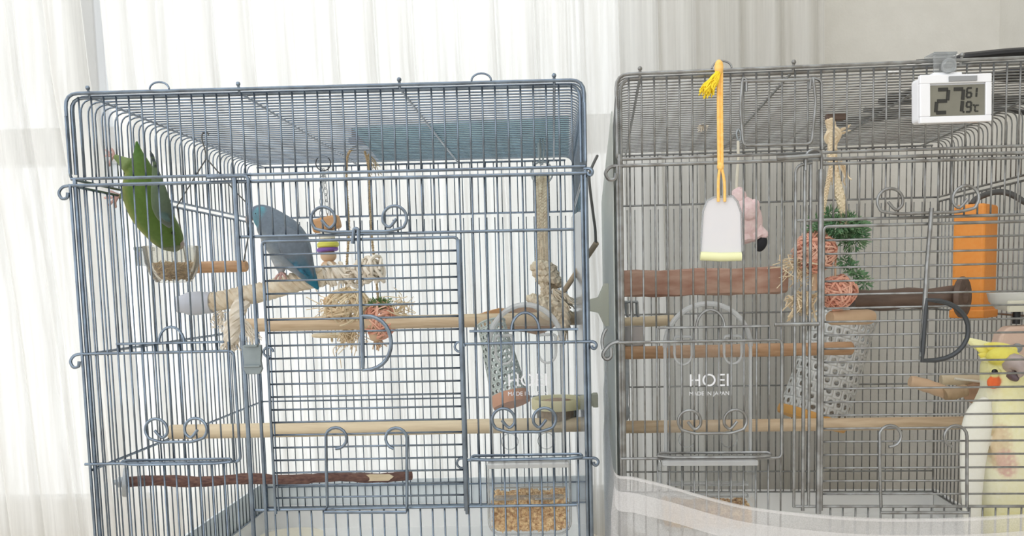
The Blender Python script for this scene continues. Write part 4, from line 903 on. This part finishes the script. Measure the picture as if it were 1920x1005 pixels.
# ------------------------------------------------------------------ plush toy, card, thermometer, things on the roof
yt = .055; t = thing('plush_toy', R_(1405, 470, yt), 'small pink plush animal hanging by a white cord behind the card', 'plush toy')
mb = MB(); mb.ell(R_(1397, 412, yt), (.0165, .014, .023), Matrix.Rotation(-.2, 3, 'Y'), 20, 14); mb.ell(R_(1384, 372, yt), (.0085, .009, .010)); mb.ell(R_(1386, 360, yt), (.0045, .004, .005)); mb.ell(R_(1404, 396, yt - .013), (.010, .006, .009)); mb.ell(R_(1415, 385, yt - .004), (.005, .005, .006))
for (u0, v0, u1, v1, r_) in ((1392, 430, 1399, 455, .0072), (1408, 425, 1424, 448, .0066), (1408, 415, 1436, 446, .0052)):
    mb.tube(spline([R_(u0, v0, yt), R_((u0 + u1) / 2, (v0 + v1) / 2, yt - .004), R_(u1, v1, yt - .006)], 4), [r_ * 1.25] * 4 + [r_] * 4 + [r_ * .7], 10)
part('plush_body', mb, 'plush', t)
mb = MB(); mb.ell(R_(1427, 457, yt - .006), (.0055, .006, .008), Matrix.Rotation(.4, 3, 'Y')); part('dark_hoof', mb, 'plush_black', t, label='black felt hoof')
mb = MB(); mb.tube(spline([R_(1384, 264, yt), R_(1384, 300, yt), R_(1381, 345, yt), R_(1382, 364, yt)], 5), .0014, 6); part('cord', mb, 'white_bead', t)
mb = MB(); mb.tube(rounded([R_(1384, 240, yt), R_(1380, 252, yt), R_(1386, 268, yt), R_(1390, 252, yt)], .003, closed=True), .0009, 6, closed=True); part('hook', mb, 'zinc', t)
yt = -.014; t = thing('hanging_card', R_(1352, 488, yt), 'pale blank card in a clear sleeve hung in front of the right cage', 'card')
ol = [(1326, 376), (1340, 369), (1374, 368), (1383, 378), (1390, 400), (1392, 470), (1391, 476), (1314, 476), (1315, 440), (1318, 396)]
mb = MB(); mb.plate([R_(u, v, yt) for u, v in ol[::-1]], (0, .0022, 0)); part('card', mb, 'card', t, False, .0006)
mb = MB(); mb.tube([R_(1313, 480, yt), R_(1350, 482, yt), R_(1390, 481, yt)], .0040, 10); part('slide_bar', mb, 'lime', t, label='lime green plastic strip along the bottom edge')
mb = MB(); ot = [R_(u, v, yt - .001) for u, v in ol[:-3]] + [R_(1314, 476, yt - .001)]; mb.tube([R_(u, v, yt - .0005) for u, v in ol], .0009, 6, closed=True); part('sleeve_edge', mb, 'clear_thick', t)
mb = MB(); pa = [R_(1349, 116, -.010), R_(1350, 135, -.010), R_(1350, 200, -.012), R_(1351, 310, -.013)]
for dx in (-.0014, .0014): mb.tube([p + Vector((dx, 0, 0)) for p in spline(pa, 6)], .0014, 8, flat=.6)
mb.tube(spline([R_(1350, 310, -.014), R_(1347, 340, -.015), R_(1347, 378, -.016)], 5), .0013, 8); mb.tube(spline([R_(1352, 310, -.014), R_(1358, 340, -.015), R_(1359, 378, -.016)], 5), .0013, 8); mb.ell(R_(1351, 312, -.014), (.0032, .003, .004)); mb.ell(R_(1348, 127, -.010), (.004, .004, .007)); part('ribbon', mb, 'ribbon', t)
mb = MB(); fray(mb, R_(1346, 138, -.012), (-.55, -.1, -.8), .022, 130, .0006, .28, 71, .5); part('tassel', mb, 'tassel', t)
# thermo-hygrometer
yt = -.014; t = thing('thermometer', R_(1785, 226, yt), 'white digital thermometer hung on the front rim of the right cage', 'thermometer')
cT = R_(1788, 186, yt); s = 1 / pxm(cT); tl = math.atan2(-1.5, 100)
RT = Matrix.Rotation(-.025, 3, 'Y') @ Matrix.Rotation(RANG + .16, 3, 'Z')
def TB(dx, dz, sx, sz, dy=0, sy=.002, extra=0): return (cT + RT @ Vector((dx * s, dy, -dz * s)), (sx * s, sy, sz * s), RT if not extra else RT @ Matrix.Rotation(extra, 3, 'Y'))
mb = MB(); mb.box(*TB(0, 0, 138, 82, .006, .014)); part('case', mb, 'white_plastic', t, False, .003)
mb = MB()
for dx, dz, sx, sz in ((0, -36, 140, 16), (0, 38, 140, 12), (-60, 2, 20, 60), (64, 2, 12, 60)): mb.box(*TB(dx, dz, sx, sz, -.002, .004))
part('bezel', mb, 'white_plastic', t, False, .0008)
mb = MB(); mb.box(*TB(4, 4, 108, 58, -.0015, .002)); part('screen', mb, 'lcd', t, False)
mb = MB(); mb.box(*TB(12, -35, 54, 9, -.0045, .002)); part('button_bar', mb, 'button', t, False)
SEG = {'2': 'abged', '7': 'abc', '6': 'afgedc', '1': 'bc', '9': 'abfgcd', 'C': 'afed'}
def digit(ch, cx, cz, w_, h_, th):
    mb = MB(); hs = {'a': (0, -h_ / 2, 1), 'g': (0, 0, 1), 'd': (0, h_ / 2, 1), 'b': (w_ / 2, -h_ / 4, 0), 'c': (w_ / 2, h_ / 4, 0), 'f': (-w_ / 2, -h_ / 4, 0), 'e': (-w_ / 2, h_ / 4, 0)}
    for q in SEG[ch]:
        dx, dz, hz = hs[q]; sl = -.10 * dz; mb.box(*TB(cx + dx + sl, cz + dz, w_ - th * .3 if hz else th, th if hz else h_ / 2 - th * .35, -.0027, .0006, 0 if hz else .10))
    return part('digit', mb, 'lcd_ink', t, False)
digit('2', -26, 4, 21, 42, 6.5); digit('7', 4, 4, 20, 42, 6.5); digit('6', 27, -10, 9, 17, 3.2); digit('1', 37, -10, 9, 17, 3.2); digit('9', 26, 16, 9, 18, 3.2); digit('C', 42, 19, 7, 11, 2.2)
mb = MB(); mb.box(*TB(16, 25, 3, 3, -.0027, .0006)); mb.box(*TB(36, 13, 3, 3, -.0027, .0006)); part('decimal_point', mb, 'lcd_ink', t, False)
mb = MB(); mb.box(*TB(-12, -66, 44, 44, .004, .002)); mb.box(*TB(-12, -86, 46, 5, .010, .016)); part('hook_plate', mb, 'clear_thick', t, False, .0006)
mb = MB(); pc = TB(-12, -60, 1, 1, .002)[0]; mb.lathe([(.001, 0), (.0045, .001), (.0062, .003), (.0062, .005), (.001, .006)], pc, (0, -1, 0), 18); mb.tube(ringpts(pc + Vector((0, -.006, 0)), .0052), .0012, 6, closed=True); part('suction_knob', mb, 'clear_thick', t)
mb = MB(); mb.box(*TB(-12, -45, 56, 9, .003, .008)); part('hook_tab', mb, 'white_plastic', t, False, .001)
# black bag-like cable bundle and cords on the roof
zr_ = RTOP + .002
t = thing('cable_bundle', R_(1850, 105, .12), 'black cable bundle heaped on the roof of the right cage', 'cable')
mb = MB(); rnd = random.Random(6)
for k in range(9):
    x0 = .30 + rnd.uniform(-.02, .02); yb = .10 + .035 * k * .7; pts = []
    for i in range(8):
        x = x0 + .04 * i; pts.append(RW(x, yb + .03 * math.sin(i * .9 + k), zr_ + .0045 + (.012 * math.sin(PI * i / 7)) * (1 if k < 4 else .35) * rnd.uniform(.7, 1.2)))
    mb.tube(spline(pts, 5), .0034, 8)
mb.tube(spline([RW(.27, .02, zr_ + .003), RW(.31, .02, zr_ + .005), RW(.36, .02, zr_ + .0075), RW(.42, .02, zr_ + .006), RW(.50, .02, zr_ + .004)], 8), [.002] * 8 + [.0042] * 16 + [.0035] * 8 + [.003], 10, flat=1.6)
part('black_cables', mb, 'black', t)
mb = MB(); mb.tube(spline([RW(.255, .06, zr_ + .002), RW(.29, .06, zr_ + .012), RW(.33, .06, zr_ + .016), RW(.38, .065, zr_ + .012), RW(.45, .07, zr_ + .004)], 8), .0022, 8); mb.tube(spline([RW(.262, .055, zr_ + .002), RW(.30, .055, zr_ + .010), RW(.34, .055, zr_ + .013), RW(.40, .06, zr_ + .006)], 8), .0018, 8); o = mb.build('electric_cable', 'white_cable'); tag(o, 'white cord curving over the roof rim beside the thermometer', 'cable')
mb = MB(); fray(mb, R_(1317, 236, .26), (0, 0, -1), .008, 60, .0005, 1.2, 4); o = mb.build('white_feather', 'cotton_white'); tag(o, 'white down feather caught in the right cage roof wires', 'feather')

# shallow dish on the tray floor of the left cage
zd = ZT - .503 - .034; yd = .375; c = P(545, 1006, yd); c.z = zd + .0005
mb = MB(); cup(mb, c, [(.034, 0), (.046, .010), (.0475, .0115), (.045, .011), (.033, .002), (.001, .0018), (.001, 0)], 36); o = mb.build('shallow_dish', 'white_bead'); tag(o, 'shallow cream dish on the tray floor of the left cage', 'dish')
# ------------------------------------------------------------------ sheer cloth from between the cages across the front of the right cage
def drape():
    top = [Vector(p) for p in (P(1140, 560, .40), P(1137, 640, .30), P(1136, 720, .20), P(1140, 800, .10), P(1146, 850, .03), R_(1155, 888, -.014), R_(1190, 894, -.020), R_(1250, 909, -.022), R_(1330, 932, -.022), R_(1420, 952, -.022), R_(1540, 965, -.022), R_(1680, 972, -.022), R_(1800, 970, -.022), R_(1930, 963, -.022), R_(2060, 955, -.022))]
    path = spline(top, 8); rows = []; rnd = random.Random(3); NR = 24
    hem = 0
    for j in range(NR + 1):
        t = j / NR; row = []
        for i, p in enumerate(path):
            z = p.z + (.012 - p.z) * t; u = i / len(path); d = (p.z - z)
            wv = min(1, d / .04); q = i * .55 + d * 60 * (u - .3)
            off = .0045 * wv * math.sin(q * .55 + 2 * math.sin(d * 40)) + .003 * wv * math.sin(d * 190 - i * .22)
            if i < 40: row.append(Vector((p.x + .004 * math.sin(i * .9 + d * 25) * wv, p.y, z)))
            else: row.append(Vector((p.x, p.y - .004 * wv + off, z)))
        rows.append(row)
    return rows, path
rows, path = drape()
mb = MB(); mb.sheet(rows); dr = mb.build('sheer_curtain', 'sheer'); tag(dr, 'thin white sheer cloth draped across the lower front of the right cage', 'curtain', 'curtains at the window')
def band(i0, i1, v0, v1, name):
    r2 = []
    for t in (0, .33, .66, 1):
        row = []
        for i in range(i0, i1):
            p = path[i]; f_ = v0 + (v1 - v0) * t; d = f_
            row.append(Vector((p.x, p.y - .0035 - .004 * min(1, d / .04) - .001 * math.sin(i * .4), p.z - d)))
        r2.append(row)
    mb = MB(); mb.sheet(r2); part(name, mb, 'hem', dr)
band(38, len(path), 0.0, .0022, 'selvedge'); band(38, len(path), .014, .032, 'hem_band')
# ------------------------------------------------------------------ birds
def plumaged(name, mb, parent, vox):
    """fuse the sculpted pieces into one continuous body and carry their colours over"""
    root = parent.location
    me = mb.mesh('sculpt'); o = bpy.data.objects.new('sculpt', me); C.objects.link(o)
    r = o.modifiers.new('r', 'REMESH'); r.mode = 'VOXEL'; r.voxel_size = vox; s = o.modifiers.new('s', 'SMOOTH'); s.iterations = 4; s.factor = .5
    dg = bpy.context.evaluated_depsgraph_get(); m2 = bpy.data.meshes.new_from_object(o.evaluated_get(dg)); bpy.data.objects.remove(o)
    # dense colour samples: source vertices and face centres
    kd = kdtree.KDTree(len(mb.v) + len(mb.f)); cols = []
    for i, v in enumerate(mb.v): kd.insert(v, len(cols)); cols.append(mb.c[i])
    for f_ in mb.f:
        c = sum((Vector(mb.v[i]) for i in f_), Vector()) / len(f_); kd.insert(c, len(cols)); cols.append(tuple(sum(mb.c[i][q] for i in f_) / len(f_) for q in range(3)))
    kd.balance(); at = m2.color_attributes.new('plumage', 'FLOAT_COLOR', 'POINT'); data = []
    for v in m2.vertices:
        acc = [0, 0, 0]; ws = 0
        for co, i, d in kd.find_n(v.co, 4):
            w_ = 1 / (d + 3e-4) ** 2; ws += w_
            for q in range(3): acc[q] += cols[i][q] * w_
        data += [acc[0] / ws, acc[1] / ws, acc[2] / ws, 1]
    at.data.foreach_set('color', data)
    m2.transform(Matrix.Translation(-root)); m2.polygons.foreach_set('use_smooth', [True] * len(m2.polygons)); m2.materials.clear(); m2.materials.append(M['plumage'])
    n = bpy.data.objects.new(name, m2); C.objects.link(n); n.parent = parent; return n
def body(mb, st, depthf, view, colf, n=20):
    """loft of stations (point, half-width); view = direction away from the camera; colf(t, side, front) gives the colour"""
    pts = [Vector(p) for p, *_ in st]; N = len(pts); fine = spline(pts, 5); ws = [s[1] for s in st]; rings = []
    fr = []
    for i in range(len(fine)):
        a = fine[max(i - 1, 0)]; b = fine[min(i + 1, len(fine) - 1)]; T = (b - a).normalized(); S = T.cross(view).normalized(); V = S.cross(T).normalized(); fr.append((S, V))
    L = len(fine)
    base = len(mb.v); vs = []; cs = []; fs = []
    for i, p in enumerate(fine):
        x = i / 5; k = min(int(x), N - 2); t = x - k; w_ = ws[k] * (1 - t) ** 1 + ws[k + 1] * t
        if 0 < k < N - 2 or True:
            a, b, c, d = ws[max(k - 1, 0)], ws[k], ws[min(k + 1, N - 1)], ws[min(k + 2, N - 1)]; w_ = .5 * ((2 * b) + (c - a) * t + (2 * a - 5 * b + 4 * c - d) * t * t + (3 * b - a - 3 * c + d) * t ** 3)
        w_ = max(w_, .0006)
        for j in range(n):
            a = 2 * PI * j / n; vs.append(p + fr[i][0] * (w_ * math.cos(a)) + fr[i][1] * (w_ * depthf * math.sin(a))); cs.append(colf(i / (L - 1), math.cos(a), -math.sin(a)))
    for i in range(L - 1):
        for j in range(n): fs.append((base + i * n + j, base + i * n + (j + 1) % n, base + (i + 1) * n + (j + 1) % n, base + (i + 1) * n + j))
    fs.append(tuple(base + j for j in range(n))[::-1]); fs.append(tuple(base + (L - 1) * n + j for j in range(n)))
    mb.v += [tuple(v) for v in vs]; mb.f += fs; mb.c += cs
def mix(a, b, t): t = max(0, min(1, t)); return tuple(a[i] + (b[i] - a[i]) * t for i in range(3))
def foot(mb, ankle, grips, r=.0011):
    """toes from the ankle, each bending over what it grips"""
    for g in grips: mb.tube(spline([ankle] + g, 4), [r * 1.25] + [r] * (4 * len(g) - 1) + [r * .5], 6)
VIEW = Vector((0, 1, 0))
# ---- green parrotlet, head down, feet on the left wall, beak in the cup
k = lambda u, v, y: P(u, v, y)
sg = 1 / pxm(k(280, 380, .10))
t = thing('green_parrotlet', k(300, 460, .11), 'green parrotlet clinging head down to the left wall, beak in the cup', 'bird', 'small parrotlets in the left cage')
GR, YG, OL, DK, SL = (.095, .165, .035), (.27, .29, .055), (.15, .20, .07), (.06, .15, .03), (.035, .045, .05)
mb = MB()
def cg_(tt, side, front):
    # side: +1 / -1 across the body in the picture; belly is at picture left
    c = mix(GR, YG, (-side - .3) * 1.4)
    if tt > .72: c = mix(c, (.125, .20, .045), (tt - .72) * 3)
    if tt < .25: c = mix(DK, GR, tt * 4)
    return c
S = [(k(256, 264, .085), 2 * sg), (k(259, 285, .085), 8 * sg), (k(263, 310, .085), 19 * sg), (k(266, 340, .088), 33 * sg), (k(273, 370, .09), 38.5 * sg), (k(284, 400, .095), 37 * sg), (k(300, 425, .105), 33 * sg), (k(314, 443, .115), 29 * sg), (k(324, 457, .122), 22 * sg), (k(330, 468, .127), 9 * sg)]
body(mb, S, .92, VIEW, cg_)
# folded wing on the near side: overlaps the flank, tips cross over the tail
def cw(tt, side, front): return mix((.085, .125, .06), (.085, .11, .085), tt * 1.2 if side > -0.3 else tt * .5)
body(mb, [(k(288, 300, .072), 2 * sg), (k(293, 330, .066), 9 * sg), (k(298, 360, .061), 15 * sg), (k(304, 390, .062), 18 * sg), (k(311, 413, .070), 14 * sg), (k(316, 425, .08), 5 * sg)], .5, VIEW, cw, 14)
mb.col = SL; mb.tube([k(281, 281, .076), k(285, 292, .072), k(292, 312, .068)], [.0006, .0022, .0015], 8)
mb.col = (.06, .10, .09); mb.ell(k(310, 408, .060), (.007, .002, .003), Matrix.Rotation(.7, 3, 'Y'))
mb.col = (.20, .27, .10)
mb.tube([k(250, 318, .085), k(238, 308, .08), k(224, 299, .08), k(214, 292, .079)], [.009, .0075, .0042, .0022], 10); mb.tube([k(248, 372, .088), k(236, 368, .084), k(224, 366, .081)], [.008, .006, .0025], 10)
plumaged('body', mb, t, .0011)
for a, gr in ((k(214, 292, .079), [[k(206, 288, .078), k(198, 280, .078)], [k(205, 292, .078), k(197, 292, .08)], [k(208, 300, .077), k(205, 312, .078)], [k(212, 284, .079), k(208, 278, .08)]]), (k(224, 366, .081), [[k(210, 370, .079), k(195, 371, .079)], [k(212, 376, .079), k(204, 386, .079)], [k(216, 378, .079), k(217, 390, .078)], [k(214, 362, .08), k(206, 358, .08)]])):
    mb = MB(); foot(mb, a, gr, .0013); part('foot', mb, 'foot', t)
mb = MB(); mb.ell(k(325, 437, .099), .0019, n=12, m=8); part('eye', mb, 'eye', t)
mb = MB(); mb.tube(spline([k(336, 452, .118), k(340, 461, .122), k(336, 468, .124)], 4), [.0045, .0045, .004, .0038, .003, .0025, .002, .001, .0006], 10); part('beak', mb, 'horn', t)
# ---- blue parrotlet on the rope perch
yb = .185; sb = 1 / pxm(k(540, 450, yb))
t = thing('blue_parrotlet', k(530, 520, yb), 'slate blue parrotlet perched on the cream rope perch facing left', 'bird', 'small parrotlets in the left cage')
GB, TQ, TL, PALE = (.165, .205, .25), (.12, .33, .40), (.02, .15, .23), (.34, .38, .40)
mb = MB()
def cb(tt, side, front):
    c = GB
    c = mix(c, PALE, (-side - .35) * 1.3 * (1 if .3 < tt < .78 else 0))
    if tt > .78: c = mix(c, TL, (tt - .78) * 8)
    if tt < .22: c = mix((.13, .17, .24), c, tt * 4)
    return c
S = [(k(474, 408, yb), 9 * sb), (k(482, 405, yb), 20 * sb), (k(496, 409, yb), 25 * sb), (k(513, 425, yb), 33 * sb), (k(530, 444, yb), 39 * sb), (k(546, 465, yb), 38 * sb), (k(560, 487, yb - .003), 29 * sb), (k(573, 507, yb - .004), 19 * sb), (k(585, 525, yb - .004), 11 * sb), (k(597, 543, yb - .004), 2.5 * sb)]
body(mb, S, .9, VIEW, cb)
mb.col = TQ; mb.ell(k(487, 407, yb - .0085), (.0075, .0045, .011), Matrix.Rotation(.2, 3, 'Y')); 
def cw2(tt, side, front): return mix((.145, .175, .21), (.03, .15, .23), (tt - .5) * 3 if side < .3 else (tt - .8) * 3)
body(mb, [(k(520, 428, yb - .014), 5 * sb), (k(536, 443, yb - .019), 20 * sb), (k(551, 463, yb - .021), 26 * sb), (k(566, 486, yb - .019), 20 * sb), (k(578, 506, yb - .014), 10 * sb), (k(587, 522, yb - .01), 3 * sb)], .42, VIEW, cw2, 14)
for q, (ua, va, ub, vb) in enumerate(((537, 478, 572, 508), (541, 486, 578, 517), (546, 492, 584, 526))):
    mb.col = (.025, .10, .17) if q % 2 else (.04, .17, .26); mb.tube([k(ua, va, yb - .021), k((ua + ub) / 2, (va + vb) / 2, yb - .0215), k(ub, vb, yb - .013)], [.001, .0022, .001], 8, flat=.6)
mb.col = (.36, .38, .40); mb.tube([k(522, 478, yb), k(527, 500, yb - .004), k(528, 512, yb - .006)], [.010, .007, .0025], 10); mb.tube([k(540, 490, yb + .006), k(542, 505, yb + .004)], [.008, .0025], 10)
plumaged('body', mb, t, .0011)
mb = MB(); foot(mb, k(528, 511, yb - .006), [[k(520, 517, yb - .012), k(516, 524, yb - .008)], [k(526, 518, yb - .013), k(524, 526, yb - .009)], [k(534, 518, yb - .012), k(537, 524, yb - .008)], [k(532, 512, yb + .002), k(535, 514, yb + .008)]], .0014); part('foot', mb, 'foot', t)
mb = MB(); mb.ell(k(481, 401, yb - .0105), .0018, n=12, m=8); part('eye', mb, 'eye', t)
mb = MB(); mb.tube(spline([k(473, 405, yb), k(466, 411, yb - .001), k(466, 421, yb - .001)], 4), [.0048, .0048, .0045, .004, .0036, .003, .0022, .0014, .0006], 10); part('beak', mb, 'horn', t)
# ---- cockatiel near the front of the right cage
yk = .075; q = lambda u, v, dy=0: R_(u, v, yk + dy); s = 1 / pxm(q(1880, 800))
zfl = (zt_floor := RTOP - .503)
t = thing('cockatiel', q(1885, 1180), 'pale yellow cockatiel with raised crest and orange cheek at the right edge', 'bird')
CR, YL, LY, WH = (.84, .81, .56), (.78, .72, .20), (.82, .78, .38), (.86, .85, .74)
mb = MB()
def ck(tt, side, front):
    c = mix(LY, CR, (tt - .12) * 2.2)
    c = mix(c, WH, (-side - .35) * .9 if tt > .25 else 0)
    c = mix(c, YL, max(0, 1 - abs(tt - .78) * 9) * .8)
    return c
S = [(q(1888, 655), 12 * s), (q(1886, 664), 30 * s), (q(1884, 682), 41 * s), (q(1883, 705), 42 * s), (q(1882, 728), 41 * s), (q(1881, 752), 50 * s), (q(1881, 785), 64 * s), (q(1884, 830), 73 * s), (q(1889, 880), 74 * s), (q(1893, 930), 67 * s), (q(1896, 980), 55 * s), (q(1900, 1040), 38 * s), (q(1904, 1100), 18 * s), (q(1906, 1130), 6 * s)]
body(mb, S, .86, RM.to_3x3() @ VIEW, ck, 26)
# bald pink patch and grey-yellow breast
mb.col = (.70, .47, .38); mb.ell(q(1886, 866, -.029), (.008, .004, .013), Matrix.Rotation(-.35, 3, 'Y'))
mb.col = (.72, .58, .38); mb.ell(q(1876, 838, -.026), (.010, .006, .020))
# near wing, hanging a little away from the flank
def cwk(tt, side, front): return mix(WH, (.88, .87, .80), tt)
body(mb, [(q(1852, 748, -.022), 9 * s), (q(1838, 775, -.026), 24 * s), (q(1829, 815, -.028), 27 * s), (q(1824, 870, -.028), 23 * s), (q(1822, 930, -.024), 19 * s), (q(1824, 1000, -.016), 15 * s), (q(1832, 1060, -.006), 9 * s), (q(1838, 1100, 0), 3 * s)], .5, RM.to_3x3() @ VIEW, cwk, 16)
mb.col = (.80, .72, .14); mb.ell(q(1880, 668, -.012), (.016, .010, .009))
mb.col = (.80, .16, .05); mb.ell(q(1863, 717, -.0185), (.0068, .0032, .0068)); 
mb.col = (.72, .69, .30); mb.ell(q(1866, 697, -.0195), (.006, .0025, .005))
mb.col = (.80, .76, .45)
for dx in (-12, 14): mb.tube([q(1896 + dx, 1085, -.004), q(1896 + dx, 1130, -.006), q(1896 + dx, 1165, -.006)], [.012, .007, .0025], 10)
# long tail behind
mb.col = WH; mb.tube([q(1904, 1080, .02), q(1908, 1130, .035), q(1912, 1180, .055)], [.012, .010, .004], 10, flat=.5)
plumaged('body', mb, t, .0014)
# crest feathers
def feather(a, b, bend, w_, col):
    mb = MB(); n = 12; a, b = Vector(a), Vector(b); T = (b - a); up = Vector((0, 0, 1)); p = [a + T * (i / n) + up * (bend * math.sin(PI * i / n)) for i in range(n + 1)]
    mb.tube(p, [max(.0004, w_ * math.sin(PI * min(1, .18 + .82 * i / n)) ** .7) for i in range(n + 1)], 8, flat=.45); return mb
M['crest'] = mat('crest_yellow', (.86, .80, .25), (.84, .72, .10), rough=.85, scale=90); M['crest_pale'] = mat('crest_pale', (.86, .83, .45), rough=.85)
for i, (ua, va, ub, vb, bd, ww, mm) in enumerate(((1900, 664, 1807, 633, -.003, .0068, 'crest_pale'), (1896, 661, 1822, 642, -.003, .0072, 'crest_pale'), (1894, 666, 1830, 652, -.002, .0072, 'crest'), (1886, 670, 1834, 664, -.002, .0062, 'crest'), (1884, 674, 1838, 672, -.002, .004, 'crest_pale'), (1905, 660, 1845, 645, -.001, .0066, 'crest'))):
    part('crest_feather', feather(q(ua, va, -.004), q(ub, vb, .004 - .003 * i), bd, ww, mm), mm, t)
mb = MB(); mb.ell(q(1865, 697, -.0215), (.0030, .002, .0027), n=14, m=10); part('eye', mb, 'eye', t)
mb = MB(); bp = spline([q(1896, 681, -.016), q(1908, 682, -.025), q(1915, 694, -.029), q(1911, 708, -.028)], 5); mb.tube(bp, [.010 * (1 - .93 * (i / (len(bp) - 1)) ** 1.6) for i in range(len(bp))], 12); part('upper_beak', mb, 'horn', t)
mb = MB(); bp = spline([q(1898, 702, -.018), q(1905, 708, -.023), q(1910, 710, -.024)], 4); mb.tube(bp, [.0062 * (1 - .6 * i / (len(bp) - 1)) for i in range(len(bp))], 10); part('lower_beak', mb, mat('dark_beak', (.13, .09, .10), rough=.5), t)
for dx in (-12, 14):
    mb = MB(); an = q(1896 + dx, 1165, -.006); g = lambda du, dy: Vector((an.x + du, an.y + dy, zfl + .002))
    foot(mb, an, [[g(-.006, -.012), g(-.009, -.022)], [g(.005, -.012), g(.007, -.022)], [g(-.004, .012), g(-.006, .02)], [g(.004, .012), g(.006, .018)]], .0022); part('foot', mb, 'foot', t)
